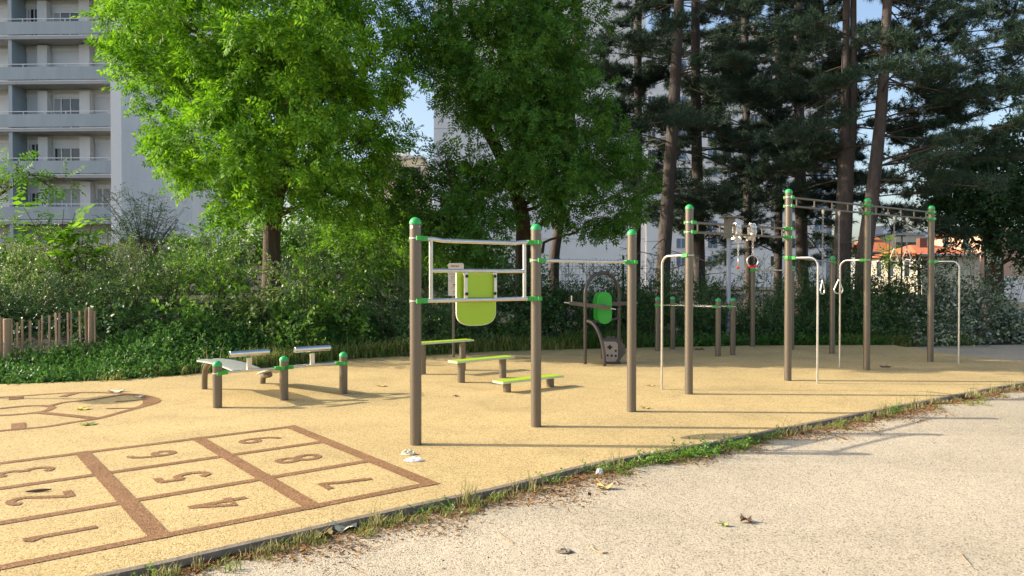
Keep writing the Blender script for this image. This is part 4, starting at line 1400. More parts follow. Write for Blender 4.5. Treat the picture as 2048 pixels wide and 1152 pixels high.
# low herbs on the bank (uncountable)
def groundcover():
    n = 15000
    x = RNG.uniform(-11, 0.5, n)
    d = RNG.uniform(0, 1, n) ** 1.2 * 2.4
    y = back_y(x) + d + RNG.normal(.12, .08, n)
    x2 = RNG.uniform(.5, 9, 4500); y2 = back_y(x2) + RNG.uniform(.12, .8, 4500)
    x = np.concatenate([x, x2]); y = np.concatenate([y, y2]); d = np.concatenate([d, np.full(4500, .3)])
    hump = .5 + .5 * np.sin(x * 2.1) * np.sin(x * .9 + 1.3)
    hh = np.clip(.16 + d * .25, 0, .6) * (.5 + hump * .7) * np.where(x < -7.0, .30, .62)
    keep = ~((x < -7.4) & (y > 12.6 + .36 * (x + 9.8)))
    x, y, d, hh = x[keep], y[keep], d[keep], hh[keep]
    z = ground_z(x, y) + RNG.uniform(.02, 1, len(x)) ** .6 * hh
    pos = np.stack([x, y, z], 1)
    ax = RNG.normal(0, .8, pos.shape) + np.array([0, -.6, .1])
    nor = RNG.normal(0, .4, pos.shape) + np.array([0, -.35, .8])
    o = big_mesh('ground_cover', place('sprig', pos, ax, nor, RNG.uniform(.7, 1.15, len(pos))), 4, MT['nettle'])
    tag(o, 'low nettles and ivy covering the bank below the shrubs', 'ground cover', None, 'stuff')
groundcover()

def blades(name, label, x, y, z, h, mat, lean=.35, w=.006):
    """grass: each blade a bent strip of two quads"""
    n = len(x)
    a = RNG.uniform(0, 2 * math.pi, n)
    ln = RNG.uniform(.1, 1, n) * lean * h
    d = np.stack([np.cos(a), np.sin(a), np.zeros(n)], 1)
    s = np.stack([-np.sin(a + .6), np.cos(a + .6), np.zeros(n)], 1)
    b = np.stack([x, y, z], 1)
    w = w * RNG.uniform(.6, 1.4, n)[:, None]
    m_ = b + d * (ln * .3)[:, None]; m_[:, 2] += h * .6
    t = b + d * ln[:, None]; t[:, 2] += h * RNG.uniform(.75, 1.0, n)
    q1 = np.stack([b - s * w, b + s * w, m_ + s * w * .8, m_ - s * w * .8], 1)
    q2 = np.stack([m_ - s * w * .8, m_ + s * w * .8, t + s * w * .15, t - s * w * .15], 1)
    v = np.concatenate([q1, q2], 1).reshape(-1, 3)
    o = big_mesh(name, v, 4, MT[mat])
    tag(o, label, 'grass', None, 'stuff')

def tufts(n, xf, spread, per):
    cx = xf(n)
    return cx
# tall grass between rubber and shrubs
def back_grass():
    nt = 486
    cx = np.concatenate([RNG.uniform(-6.6, -4.9, 26), RNG.uniform(-4.9, -.6, 340), RNG.uniform(-.6, 1.6, 120)])
    cy = back_y(cx) + np.abs(RNG.normal(.10, .22, nt))
    hh = RNG.uniform(.14, .42, nt) * np.where(cx > -4.7, 1.0, .55)
    per = 24
    x = np.repeat(cx, per) + RNG.normal(0, .06, nt * per); y = np.repeat(cy, per) + RNG.normal(0, .06, nt * per)
    h = np.repeat(hh, per) * RNG.uniform(.5, 1.15, nt * per)
    blades('tall_grass', 'tall yellowing grass along the back edge of the rubber surface', x, y, ground_z(x, y) - .01 + .05, h, 'grass', .75, .007)
    # seed stalks
    k = 60
    x = RNG.uniform(-5.6, 1.2, k); y = back_y(x) + RNG.uniform(0, .3, k)
    blades('grass_stalks', 'dry seed stalks standing in the tall grass', x, y, ground_z(x, y), RNG.uniform(.35, .7, k), 'grass_dry', .5, .006)
    nt = 260
    cx = RNG.uniform(1.2, 3.0, nt); cy = back_y(cx) + RNG.uniform(.05, .6, nt)
    x = np.repeat(cx, 20) + RNG.normal(0, .06, nt * 20); y = np.repeat(cy, 20) + RNG.normal(0, .06, nt * 20)
    blades('shaded_grass', 'long green grass in the shade beside the dark arch', x, y, ground_z(x, y), RNG.uniform(.15, .5, nt * 20), 'grass_green', .7, .007)
    nt = 170
    cx = RNG.uniform(8.0, 11.6, nt); cy = np.interp(cx, [8, 9.1, 11.6], [18.1, 18.1, 18.6]) + RNG.uniform(.0, .5, nt)
    x = np.repeat(cx, 18) + RNG.normal(0, .07, nt * 18); y = np.repeat(cy, 18) + RNG.normal(0, .07, nt * 18)
    blades('edge_grass', 'dull grass at the foot of the pale-flowered shrubs', x, y, ground_z(x, y), RNG.uniform(.1, .35, nt * 18), 'grass', .7, .007)
back_grass()

# weeds, grass and leaf litter along the kerb
KA = np.array(KERB)
KS = np.concatenate([[0], np.cumsum(np.linalg.norm(np.diff(KA, axis=0), axis=1))])
def on_kerb(s, d):
    """point at arc length s and distance d on the path side of the kerb"""
    x = np.interp(s, KS, KA[:, 0]); y = np.interp(s, KS, KA[:, 1])
    e = .05
    tx = np.interp(s + e, KS, KA[:, 0]) - np.interp(s - e, KS, KA[:, 0]); ty = np.interp(s + e, KS, KA[:, 1]) - np.interp(s - e, KS, KA[:, 1])
    l_ = np.hypot(tx, ty); tx /= l_; ty /= l_
    return x + ty * d, y - tx * d
S0 = 3.0; S1 = KS[-1] - .3
def kerb_verge():
    nt = 340
    s = RNG.uniform(S0, S1, nt)
    dens = .5 + .5 * np.sin(s * 1.7) * np.sin(s * .63 + .5)
    keep = RNG.uniform(0, 1, nt) < .35 + .65 * dens
    s = s[keep]; nt = len(s)
    d = .08 + np.abs(RNG.normal(0, .09, nt)) + np.where(s > KS[-1] * .62, np.abs(RNG.normal(0, .18, nt)), 0)
    cx, cy = on_kerb(s, d)
    hh = RNG.uniform(.02, .075, nt)
    per = 22
    x = np.repeat(cx, per) + RNG.normal(0, .028, nt * per); y = np.repeat(cy, per) + RNG.normal(0, .028, nt * per)
    blades('kerb_grass', 'short weeds and grass tufts growing along the kerb', x, y, np.full(len(x), -.055), np.repeat(hh, per) * RNG.uniform(.5, 1.2, nt * per), 'grass', 1.1, .0035)
    nt = 190
    s = RNG.uniform(S0, S1, nt); s[:4] = np.interp([4.5, 4.62, 4.7, 4.55], KA[:, 1], KS)
    cx, cy = on_kerb(s, RNG.uniform(.06, .16, nt))
    per = 16
    x = np.repeat(cx, per) + RNG.normal(0, .03, nt * per); y = np.repeat(cy, per) + RNG.normal(0, .03, nt * per)
    blades('dry_grass', 'straw-coloured dry grass tufts leaning over the kerb', x, y, np.full(len(x), -.055), np.repeat(RNG.choice([.07, .10, .20], nt, p=[.5, .35, .15]), per) * RNG.uniform(.5, 1.2, nt * per), 'grass_dry', .6, .0028)
    # leafy weeds
    nt = 80
    s = RNG.uniform(S0, S1, nt); s[:60] = np.interp(RNG.normal(7.05, .35, 60), KA[:, 1], KS)
    cx, cy = on_kerb(s, .07 + np.abs(RNG.normal(0, .08, nt)))
    per = 5
    pos = np.stack([np.repeat(cx, per) + RNG.normal(0, .04, nt * per), np.repeat(cy, per) + RNG.normal(0, .04, nt * per), RNG.uniform(-.045, .0, nt * per)], 1)
    ax = RNG.normal(0, 1, pos.shape); ax[:, 2] = np.abs(ax[:, 2]) * .3
    o = big_mesh('leafy_weeds', place('small', pos, ax, RNG.normal(0, .3, pos.shape) + np.array([0, 0, 1]), RNG.uniform(.35, .75, len(pos))), 4, MT['shrub'])
    tag(o, 'small leafy weeds spreading along the kerb', 'weeds', None, 'stuff')
    # litter
    n = 42000
    s = RNG.uniform(S0, S1, n)
    wv = .17 + .10 * np.sin(s * 2.3) * np.sin(s * 1.1 + 2) + .05 * np.sin(s * 7)
    d = .045 + np.abs(RNG.normal(0, 1, n)) * wv
    x, y = on_kerb(s, d)
    ln = RNG.uniform(.005, .016, n) * np.where(RNG.uniform(0, 1, n) < .06, 2.2, 1); wd = ln * RNG.uniform(.2, .6, n)
    a = RNG.uniform(0, 2 * math.pi, n)
    ax = np.stack([np.cos(a), np.sin(a), RNG.normal(0, .25, n)], 1); si = np.stack([-np.sin(a), np.cos(a), RNG.normal(0, .35, n)], 1)
    c = np.stack([x, y, -.048 + RNG.uniform(0, .012, n)], 1)
    v = np.stack([c - ax * ln[:, None], c + si * wd[:, None], c + ax * ln[:, None], c - si * wd[:, None]], 1).reshape(-1, 3)
    tag(big_mesh('leaf_litter', v, 4, MT['litter']), 'rusty brown leaf litter gathered along the kerb', 'leaf litter', None, 'stuff')
kerb_verge()

def path_stones():
    n = 9000
    Y = 3.4 * (14 / 3.4) ** RNG.uniform(0, 1, n)
    X = RNG.uniform(-.75, .75, n) * Y
    ky = np.interp(X, KA[:, 0], KA[:, 1])
    keep = Y < ky - .35
    X, Y = X[keep], Y[keep]; n = len(X)
    r = RNG.uniform(.002, .0065, n) * np.where(RNG.uniform(0, 1, n) < .02, 2.0, 1)
    a = RNG.uniform(0, 2 * math.pi, n)
    # squat three-sided pebbles: four triangles
    pts = []
    for k in range(3):
        an = a + 2 * math.pi * k / 3 + RNG.normal(0, .25, n)
        pts.append(np.stack([X + r * np.cos(an), Y + r * np.sin(an), np.full(n, -.0525)], 1))
    top = np.stack([X + RNG.normal(0, .2, n) * r, Y + RNG.normal(0, .2, n) * r, -.052 + r * .9], 1)
    v = np.stack([pts[0], pts[1], top, pts[1], pts[2], top, pts[2], pts[0], top], 1).reshape(-1, 3)
    tag(big_mesh('path_grit', v, 3, MT['stone']), 'loose grit scattered over the pale path', 'gravel', None, 'stuff')
path_stones()

# ------------------------------------------------------------------ picket fence on the bank
def picket_fence():
    a, b = P(-120, 690, 12.7), P(182, 660, 13.4)
    base = gz(P(10, 690, 12.95))
    root = thing('picket_fence', 'weathered split-chestnut picket fence tied with wire on the left bank', 'fence', base)
    rnd = random.Random(7)
    pk = []
    px = -115
    while px < 176:
        pk.append(px); px += rnd.uniform(9.5, 12.5)
    wires = {0: [], 1: []}
    for px in pk:
        t = (px + 120) / 302
        Y = lerp(12.6, 13.4, t)
        top = np.interp(px, [-120, 10, 60, 110, 150, 180], [640, 640, 640, 630, 622, 617]) + rnd.uniform(-5, 5)
        lean = rnd.gauss(.03, .085)
        T = P(px, top, Y); bz = float(ground_z(T.x, T.y)) - .1
        bt = Vector((T.x + lean * .8, Y + rnd.uniform(-.03, .03), bz))
        m = MB()
        w = rnd.uniform(.026, .040)
        d = (T - bt)
        m.box(lerp(bt, T, .5), (w, .018, d.length), Vector((1, rnd.uniform(-.2, .2), 0)), d)
        m.build('picket', MT['fence_wood'], root, False)
        wires[0].append(lerp(bt, T, .86)); wires[1].append(lerp(bt, T, .45))
    for (px, top, Y, w) in ((10, 638, 12.7, .12), (178, 615, 13.35, .09)):
        T = P(px, top, Y); bz = float(ground_z(T.x, T.y)) - .2
        m = MB(); m.tube([Vector((T.x, Y + .05, bz)), Vector((T.x, Y + .05, T.z - .01)), Vector((T.x, Y + .05, T.z))], [w / 2, w / 2, w / 2 * .85], 10); m.build('fence_post', MT['fence_wood'], root)
    T = P(186, 622, 13.35)
    m = MB(); m.box(lerp(T, T + Vector((.06, 0, -.55)), .5), (.03, .02, .55), (1, 0, 0), (-.1, 0, 1)); m.build('picket', MT['fence_wood'], root, False)
    for k in (0, 1):
        m = MB(); m.tube([p - Vector((0, .014, 0)) for p in wires[k]], .0035, 5); m.build('wire', MT['wire'], root)
picket_fence()

# ------------------------------------------------------------------ lantern pole, planter, mesh fence, walls
lp = P(1457, 600, 19.0); lp = Vector((lp.x, lp.y, 0))
ln_ = thing('street_lantern', 'pale grey pole topped by a boxy tan lantern with a flat lid', 'street lamp', lp)
m = MB(); m.lathe(lp, [(.075, -.05), (.075, 1.0), (.055, 1.05), (.052, 2.62)], 16); m.build('pole', MT['pole'], ln_)
m = MB(); m.box(up(lp, 2.86) + Vector((.02, 0, 0)), (.20, .20, .50), (1, .3, 0)); m.build('lantern_box', MT['lantern'], ln_, False)
m = MB(); m.box(up(lp, 3.135) + Vector((.06, 0, 0)), (.46, .40, .035), (1, .3, 0)); m.build('lid', MT['lantern'], ln_, False)

tip = G(232, 798)
pk = Vector((tip.x - 4.55 / math.tan(SUN_EL), tip.y + .04 * 4.55 / math.tan(SUN_EL), 0))
pkl = thing('park_lamp', 'tall park lamp with a flat oval head whose shadow falls on the floor drawing', 'street lamp', pk)
m = MB(); m.lathe(pk, [(.05, -.1), (.035, 4.5)], 14); m.build('pole', MT['pole'], pkl)
m = MB()
prof = [(.02, 4.46), (.30, 4.50), (.42, 4.55), (.30, 4.61), (.02, 4.66)]
m.lathe(pk, prof, 24); m.build('lamp_head', MT['pole'], pkl)

pl = G(2062, 679); 
pt = thing('planter_box', 'dark wooden planter box at the right edge beside the gravel', 'planter', pl)
m = MB(); m.box(pl + Vector((0, .3, .24)), (.95, .6, .50), (1, .05, 0)); m.build('side_boards', MT['box_wood'], pt, False)
m = MB(); m.box(pl + Vector((0, .3, .52)), (1.05, .7, .05), (1, .05, 0)); m.build('rim', MT['box_wood'], pt, False)
for sx in (-1, 1):
    m = MB(); m.box(pl + Vector((sx * .5, -.02, .245)), (.07, .05, .48), (1, .05, 0)); m.build('corner_post', MT['box_wood'], pt, False)

def mesh_fence():
    a, b = P(1060, 540, 23.5), P(1420, 540, 23.5)
    root = thing('mesh_fence', 'grey wire mesh fence with dark posts beyond the hedge', 'fence', Vector((a.x, a.y, 0)))
    m = MB()
    n = int((b.x - a.x) / .11)
    for i in range(n + 1):
        x = lerp(a.x, b.x, i / n); m.box((x, 23.5, 1.2), (.007, .007, 2.0))
    for z in np.arange(.3, 2.21, .2):
        m.box(((a.x + b.x) / 2, 23.492, z), (b.x - a.x, .007, .007))
    m.build('wire_mesh', MT['bolt'], root, False)
    for px in (1080, 1247, 1400):
        p = P(px, 540, 23.5); m = MB(); m.box((p.x, 23.54, 1.15), (.06, .06, 2.3)); m.build('post', MT['bolt'], root, False)
mesh_fence()
def garden_wall():
    a, b = P(238, 478, 36), P(392, 492, 36.5)
    root_z = 0.5
    m = MB(); m.box(Vector(((a.x + b.x) / 2, 36.2, (a.z + root_z) / 2)), ((b.x - a.x), .25, a.z - root_z)); o = m.build('brick_wall', MT['brick'], None, False)
    tag(o, 'low dark red brick wall at the foot of the pale gable', 'wall')
garden_wall()
m = MB(); a = P(2000, 552, 42); b = P(2300, 552, 42); m.box(Vector(((a.x + b.x) / 2, 42, (a.z) / 2)), (b.x - a.x, .3, a.z)); tag(m.build('boundary_wall', MT['white_render'], None, False), 'pale boundary wall seen at the right edge beyond the shrubs', 'wall')

# ------------------------------------------------------------------ left apartment block with balconies
def left_block():
    C = P(245, 556, 45)                                # outer corner, on the ground line
    C = Vector((C.x, 45, 0))
    du = Vector((-1, .035, 0)).normalized()            # along the facade, to the left
    dv = Vector((.03, 1, 0)).normalized()              # along the gable, away
    root = thing('apartment_block', 'shaded apartment block with stacked grey balconies and a blank pale gable', 'building', C)
    n = Vector((-du.y, du.x, 0))                        # into the building?
    if n.y < 0: n = -n                                  # pointing away from the camera
    H = 24.0
    LEN = 13.0
    def q(u, d, z): return C + du * u + n * d + Vector((0, 0, z))
    def bx(mm, u0, u1, d0, d1, z0, z1):
        mm.box(q((u0 + u1) / 2, (d0 + d1) / 2, (z0 + z1) / 2), (abs(u1 - u0), abs(d1 - d0), z1 - z0), du)
    m = MB(); bx(m, 0, .62, 0, 18, 0, H); m.build('gable_wall', MT['pale_render'], root, False)
    m = MB()
    for k in range(1, 9): m.box(q(-.002, 9, k * 2.78 - .6), (.012, 17.8, .03), du)
    for k in range(1, 4): m.box(q(-.002, k * 4.5, H / 2), (.012, .03, H - .2), du)
    m.build('panel_joints', MT['loggia'], root, False)
    m = MB(); bx(m, -.012, .632, -.05, .0, 0, H); m.build('corner_pilaster', MT['white_frame'], root, False)
    m = MB(); bx(m, .62, LEN, 1.35, 1.6, 0, H); m.build('rear_wall', MT['loggia'], root, False)
    m = MB(); bx(m, 6.72, 6.95, .05, 1.35, 0, H); m.build('partition', MT['balcony'], root, False)
    m = MB(); bx(m, .62, LEN, 1.6, 17.9, H - .3, H); m.build('roof', MT['concrete'], root, False)
    # small vent window in the gable
    m = MB(); g = C + dv * 7.6 + Vector((.015, 0, P(350, 392, 52).z)); m.box(g, (.05, 1.5, .8), (1, 0, 0)); m.build('window', MT['glass'], root, False)
    rnd = random.Random(2)
    wins = [['w', 's', 'sh'], ['w', 'w', 'sh'], ['sh', 'w2', 'sh'], ['w', 'sh', 'sh'], ['w', 'w2', 'sh'], ['w', 'sh', 'w'], ['sh', 'w', 'w']]
    rows = [5.02, 7.78, 10.57, 13.4, 16.1, 18.9]
    kinds = [['w', 'c', 'c'], ['w', 'd', 'sh'], ['sh', 'w2', 'sh'], ['w', 'sh', 'sh'], ['w', 'w', 'sh'], ['w', 'sh', 'w']]
    for fi, z in enumerate(rows):
        m = MB(); bx(m, .62, LEN, -.02, 1.35, z - .17, z); sl = m.build('floor_slab', MT['concrete'], root, False)
        m = MB(); bx(m, .64, LEN, -.05, -.01, z + .10, z + .86); bl = m.build('balcony_panel', MT['balcony'], root, False)
        m = MB()
        bx(m, .64, LEN, -.055, -.015, z + 1.0, z + 1.045)
        for k in range(10):
            bx(m, .75 + k * 1.3, .79 + k * 1.3, -.05, -.02, z + .86, z + 1.0)
        m.build('railing', MT['white_frame'], bl, False)
        m = MB(); bx(m, .62, LEN, -.03, 0, z + .0, z + .05); m.build('slab_edge', MT['white_frame'], sl, False)
        # piers and infill between
        for u0, u1 in ((2.45, 3.1), (5.1, 5.7)):
            m = MB(); bx(m, u0, u1, .85, 1.35, z, z + 2.45); m.build('pier', MT['loggia'], root, False)
        for bi, (u0, u1) in enumerate(((.75, 2.4), (3.15, 5.05), (5.75, 6.68), (7.1, 9.3))):
            kd = kinds[fi][min(2 - min(bi, 2), 2)] if bi < 3 else 'sh'
            if bi == 2: kd = kinds[fi][0]
            if bi == 0: kd = kinds[fi][2]
            if bi == 1: kd = kinds[fi][1]
            m = MB(); bx(m, u0 + .05, u1, 1.25, 1.34, z + 2.16, z + 2.36); m.build('shutter_box', MT['white_frame'], root, False)
            if kd == 'sh':
                m = MB(); bx(m, u0 + .08, u1 - .02, 1.30, 1.345, z + .02, z + 2.16)
                for k in range(18):
                    bx(m, u0 + .09, u1 - .03, 1.292, 1.30, z + .1 + k * .115, z + .19 + k * .115)
                m.build('shutter', MT['shutter'], root, False)
            else:
                m = MB()
                w0, w1 = u0 + .1, u1 - .05
                bx(m, w0, w1, 1.29, 1.345, z + 2.08, z + 2.16)
                mull = [w0, w0 + (w1 - w0) * .36, w0 + (w1 - w0) * .70, w1 - .07]
                for uu in mull:
                    bx(m, uu, uu + .07, 1.285, 1.345, z + .0, z + 2.08)
                fr_ = m.build('window', MT['white_frame'], root, False)
                m = MB(); bx(m, w0, w1, 1.325, 1.345, z + .02, z + 2.08); m.build('pane', MT['curtain'] if kd == 'c' else MT['glass'], fr_, False)
                if rnd.random() < .5:
                    hd = rnd.choice((.35, .6, .95))
                    m = MB(); bx(m, w0, w1, 1.27, 1.284, z + 2.16 - hd, z + 2.16); m.build('half_shutter', MT['shutter'], root, False)
                if kd in ('w2', 's', 'w'):
                    m = MB(); bx(m, mull[2] + .07, mull[3], 1.312, 1.324, z + .02, z + 2.08)
                    m.build('curtain', MT['curtain'], fr_, False)
left_block()

# ------------------------------------------------------------------ towers behind the pines
def tower_blank():
    a, b = P(868, 556, 75), P(1290, 556, 75)
    root = thing('blank_tower', 'tall white tower with a blank shaded gable behind the middle trees', 'building', Vector((a.x, 75, 0)))
    z1 = 36.0
    m = MB(); m.box(Vector(((a.x + b.x) / 2, 81, z1 / 2)), (b.x - a.x, 12, z1)); w = m.build('wall', MT['white_render'], root, False)
    m = MB()
    for k in range(1, 13):
        m.box(Vector(((a.x + b.x) / 2, 74.995, k * 2.75)), (b.x - a.x, .02, .05))
    m.build('panel_joints', MT['concrete'], w, False)
    m = MB(); m.box(Vector(((a.x + b.x) / 2, 81, z1 + .2)), (b.x - a.x + .3, 12.3, .4)); m.build('parapet', MT['concrete'], root, False)
    # low wing showing to the right at ground level
    c = P(1335, 556, 74)
    m = MB(); m.box(Vector(((b.x + c.x) / 2, 80, 4.0)), (c.x - b.x, 11.6, 8.0)); m.build('wing', MT['white_render'], root, False)
tower_blank()

def window_unit(root, x, y, z, w, h, bal):
    m = MB(); m.box((x, y - .04, z), (w + .16, .08, h + .16)); f = m.build('window', MT['white_frame'], root, False)
    m = MB()
    m.box((x - w * .25, y - .085, z), (w * .44, .02, h)); m.box((x + w * .25, y - .085, z), (w * .44, .02, h))
    m.build('pane', MT['blue_glass'] if bal else MT['glass'], f, False)

def tower_windows():
    Y = 115.0
    a, b = P(1240, 556, Y), P(1652, 556, Y)
    root = thing('white_tower', 'white tower block with columns of small windows behind the pines', 'building', Vector((a.x, Y, 0)))
    ztop = P(1400, 72, Y).z
    m = MB(); m.box(Vector(((a.x + b.x) / 2, Y + 7, ztop / 2)), (b.x - a.x, 14, ztop)); m.build('wall', MT['white_render'], root, False)
    c = P(1665, 556, Y)
    m = MB(); m.box(Vector(((b.x + c.x) / 2, Y + 7.3, ztop / 2)), (c.x - b.x, 14, ztop)); m.build('edge_strip', MT['concrete'], root, False)
    m = MB(); m.box(Vector(((a.x + b.x) / 2, Y + 7, ztop + .3)), (b.x - a.x + .5, 14.4, .6)); m.build('parapet', MT['concrete'], root, False)
    for k in range(14):
        py = 522 - k * 35.5
        z = P(1400, py, Y).z
        if z > ztop - 2: break
        for j, px in enumerate((1303, 1362, 1425, 1455, 1508, 1548, 1590, 1638)):
            x = P(px, py, Y).x
            big = px in (1425, 1638, 1362)
            window_unit(root, x, Y, z, 1.5 if big else 1.1, 1.45, big)
    # added set-back block, turned left to catch sun for the tower's lit strip
    e0, e1 = P(1478, 100, 128), P(1545, 100, 128)
    zt = P(1500, 70, 128).z + 3
    m = MB(); m.box(Vector(((e0.x + e1.x) / 2, 136, zt / 2)), (e1.x - e0.x, 8, zt), (1, -.45, 0)); m.build('added_sunlit_block', MT['cream'], root, False)
tower_windows()

# ------------------------------------------------------------------ distant houses on the right
def gable_house(name, label, px0, px1, Y, eave_py, ridge_py, wallmat, winpx, depth=9, hip=True, sidewin=()):
    a, b = P(px0, eave_py, Y), P(px1, eave_py, Y)
    root = thing(name, label, 'building', Vector(((a.x + b.x) / 2, Y, 0)))
    zr = P(px0, ridge_py, Y).z
    m = MB(); m.box(Vector(((a.x + b.x) / 2, Y + depth / 2, a.z / 2)), (b.x - a.x, depth, a.z)); m.build('wall', MT[wallmat], root, False)
    o = .5
    x0, x1, y0, y1 = a.x - o, b.x + o, Y - o, Y + depth + o
    hx = (x1 - x0) * .32 if hip else 0
    vs = [(x0, y0, a.z - .1), (x1, y0, a.z - .1), (x1, y1, a.z - .1), (x0, y1, a.z - .1), (x0 + hx, (y0 + y1) / 2, zr), (x1 - hx, (y0 + y1) / 2, zr)]
    m = MB(); m.add(vs, [(0, 1, 5, 4), (1, 2, 5), (2, 3, 4, 5), (3, 0, 4), (3, 2, 1, 0)]); rf = m.build('roof', MT['tile'], root, False)
    m = MB(); m.box(((x0 + x1) / 2, y0 - .03, a.z - .08), (x1 - x0, .1, .14)); m.build('gutter', MT['concrete'], root, False)
    m = MB(); m.box((x0 + (x1 - x0) * .4, (y0 + y1) / 2 - 1, zr - .1), (.6, .6, 1.2)); m.build('chimney', MT['brick'], rf, False)
    for (tq, zq) in sidewin:
        yq = Y + depth * (1 - tq)
        m = MB(); m.box((a.x - .03, yq, zq), (.06, 1.0, 1.5)); f = m.build('window', MT['white_frame'], root, False)
        m = MB(); m.box((a.x - .075, yq, zq), (.03, .8, 1.3)); m.build('pane', MT['glass'], f, False)
    for (px, py, w, h) in winpx:
        c = P(px, py, Y - .02)
        m = MB(); m.box((c.x, Y - .03, c.z), (w, .06, h)); f = m.build('window', MT['white_frame'], root, False)
        m = MB(); m.box((c.x, Y - .075, c.z), (w * .8, .03, h * .85)); m.build('pane', MT['glass'], f, False)
    return root
gable_house('cream_house', 'cream house under a wide terracotta hip roof between the right posts', 1844, 1960, 60, 508, 485, 'cream', [], 8.6, True, [(.2, 2.4), (.45, 2.4), (.75, 2.4)])
gable_house('pink_house', 'pink rendered house with a red tiled eave behind the far right post', 1962, 2060, 62, 462, 450, 'pink', [], 7.0, True, [(.3, 4.6), (.3, 2.2), (.72, 4.6), (.72, 2.2)])
gable_house('orange_roofed_house', 'small house with an orange roof glimpsed between the two thick pine trunks', 1738, 1790, 90, 503, 470, 'concrete', [], 6)
def flat_block(name, label, px0, px1, Y, top, mat):
    a, b = P(px0, top, Y), P(px1, top, Y)
    root = thing(name, label, 'building', Vector(((a.x + b.x) / 2, Y, 0)))
    m = MB(); m.box(Vector(((a.x + b.x) / 2, Y + 6, a.z / 2)), (b.x - a.x, 12, a.z)); m.build('wall', MT[mat], root, False)
    m = MB(); m.box(Vector(((a.x + b.x) / 2, Y + 6, a.z + .2)), (b.x - a.x + .4, 12.4, .4)); m.build('parapet', MT['concrete'], root, False)
    m = MB(); m.box(Vector((lerp(a.x, b.x, .4), Y + 6, a.z + .9)), (3, 3, 1.8)); m.build('roof_hut', MT['white_render'], root, False)
    for k in range(4):
        x = lerp(a.x, b.x, (k + .5) / 4)
        m = MB(); m.box((x, Y - .03, a.z - 1.8), (1.2, .06, 1.4)); m.build('window', MT['glass'], root, False)
flat_block('flat_roofed_block', 'distant flat-roofed pale block behind the terracotta roof', 1842, 1920, 130, 478, 'white_render')
flat_block('distant_block', 'distant beige block glimpsed between the left and middle trees', 740, 845, 95, 318, 'cream')
flat_block('stepped_block', 'distant cream block right of the leaning pine trunk', 1792, 1850, 115, 470, 'cream')
# small bright street tree and lamp before the houses
t0 = P(1780, 560, 32)
lobe_tree('street_tree', 'small bright yellow-green tree in front of the tiled roof', 'tree', [(Vector((t0.x, 32, -.1)), .07), (P(1778, 530, 32), .05), (P(1779, 490, 32), .02)], [L(1778, 500, 32, 11), (P(1783, 515, 32), .25), (P(1773, 525, 32), .26), (P(1780, 480, 32), .16), (P(1786, 530, 32), .22)], 'sprig', 'broad', 420, 15, scale=(1.1, 1.6), subs=10)
t0 = P(1840, 560, 24)
lobe_tree('thin_tree', 'thin dark-leaved branchy tree left of the far right post', 'tree', [(Vector((t0.x, 24, -.1)), .06), (P(1838, 540, 24), .05), (P(1832, 510, 24), .02)], [L(1835, 512, 24, 14), L(1820, 525, 24, 12), L(1846, 525, 24, 14), L(1838, 540, 24, 18), L(1895, 500, 24, 12), L(1880, 512, 24, 14), L(1905, 520, 24, 16)], 'sprig', 'leaf_dark', 300, 16, scale=(1.1, 1.6), subs=9, sig=.32)
lp2 = P(1803, 560, 48); lp2 = Vector((lp2.x, 48, 0))
sl = thing('street_lamp', 'thin dark double-headed street lamp before the terracotta roof', 'street lamp', lp2)
zt = P(1803, 472, 48).z
m = MB(); m.lathe(lp2, [(.07, -.05), (.05, zt)], 10); m.build('pole', MT['bolt'], sl)
m = MB(); m.box(up(lp2, zt), (.75, .12, .07)); m.build('lamp_head', MT['bolt'], sl, False)

# ------------------------------------------------------------------ things lying on the ground
def leaf_obj(name, label, cat, px, py, size, mat, seed, z=0.0, curl=.3, lobes=5, group='fallen leaves'):
    rnd = random.Random(seed)
    c = G(px, py, z + .006)
    pts = []
    n = 30
    a0 = rnd.uniform(0, 6.28)
    for i in range(n):
        a = 2 * math.pi * i / n
        r = size * (.62 + .38 * abs(math.cos(a * lobes / 2)) ** .8) * (1.1 if i % 2 else .95)
        pts.append((r * math.cos(a + a0), r * math.sin(a + a0) * .8))
    m = MB()
    vs = [c + Vector((0, 0, .012))]
    for x, y in pts:
        rr = math.hypot(x, y) / size
        vs.append(c + Vector((x, y, max(0, curl * size * (rr ** 2) * (.5 + .5 * math.sin(3 * math.atan2(y, x) + a0))))))
    m.add(vs, [(0, i + 1, (i + 1) % n + 1) for i in range(n)])
    b = vs[1]
    m.tube([c + Vector((0, 0, .014)), b + Vector((0, 0, .01)), b + (b - c) * .7 + Vector((0, 0, .012))], .0022, 5)
    return tag(m.build(name, MT[mat]), label, cat, group)
leaf_obj('fallen_leaf', 'bright yellow leaf lying inside the rounded floor drawing', 'leaf', 165, 818, .085, 'yellow_leaf', 1)
leaf_obj('fallen_leaf', 'yellow-green leaf just below the rounded floor drawing', 'leaf', 176, 848.5, .085, 'green_leaf', 2)
leaf_obj('fallen_leaf', 'pale curled leaf on the top edge of the rounded floor drawing', 'leaf', 232, 783, .12, 'pale_leaf', 3)
leaf_obj('fallen_leaf', 'pale leaf on the drawing near its pointed tip', 'leaf', 277, 794, .07, 'pale_leaf', 4)
leaf_obj('fallen_leaf', 'large pale tan leaf with curled edge in the litter by the kerb', 'leaf', 690, 1058, .085, 'pale_leaf', 5, -.05, .8, 2)
leaf_obj('fallen_leaf', 'yellow-brown curled leaf left of the large pale one by the kerb', 'leaf', 648, 1072, .075, 'tan_leaf', 6, -.05, .8, 2)
leaf_obj('fallen_leaf', 'tan leaf on the gravel just below the white paper scrap', 'leaf', 1208, 976, .07, 'tan_leaf', 7, -.05, .6, 3)
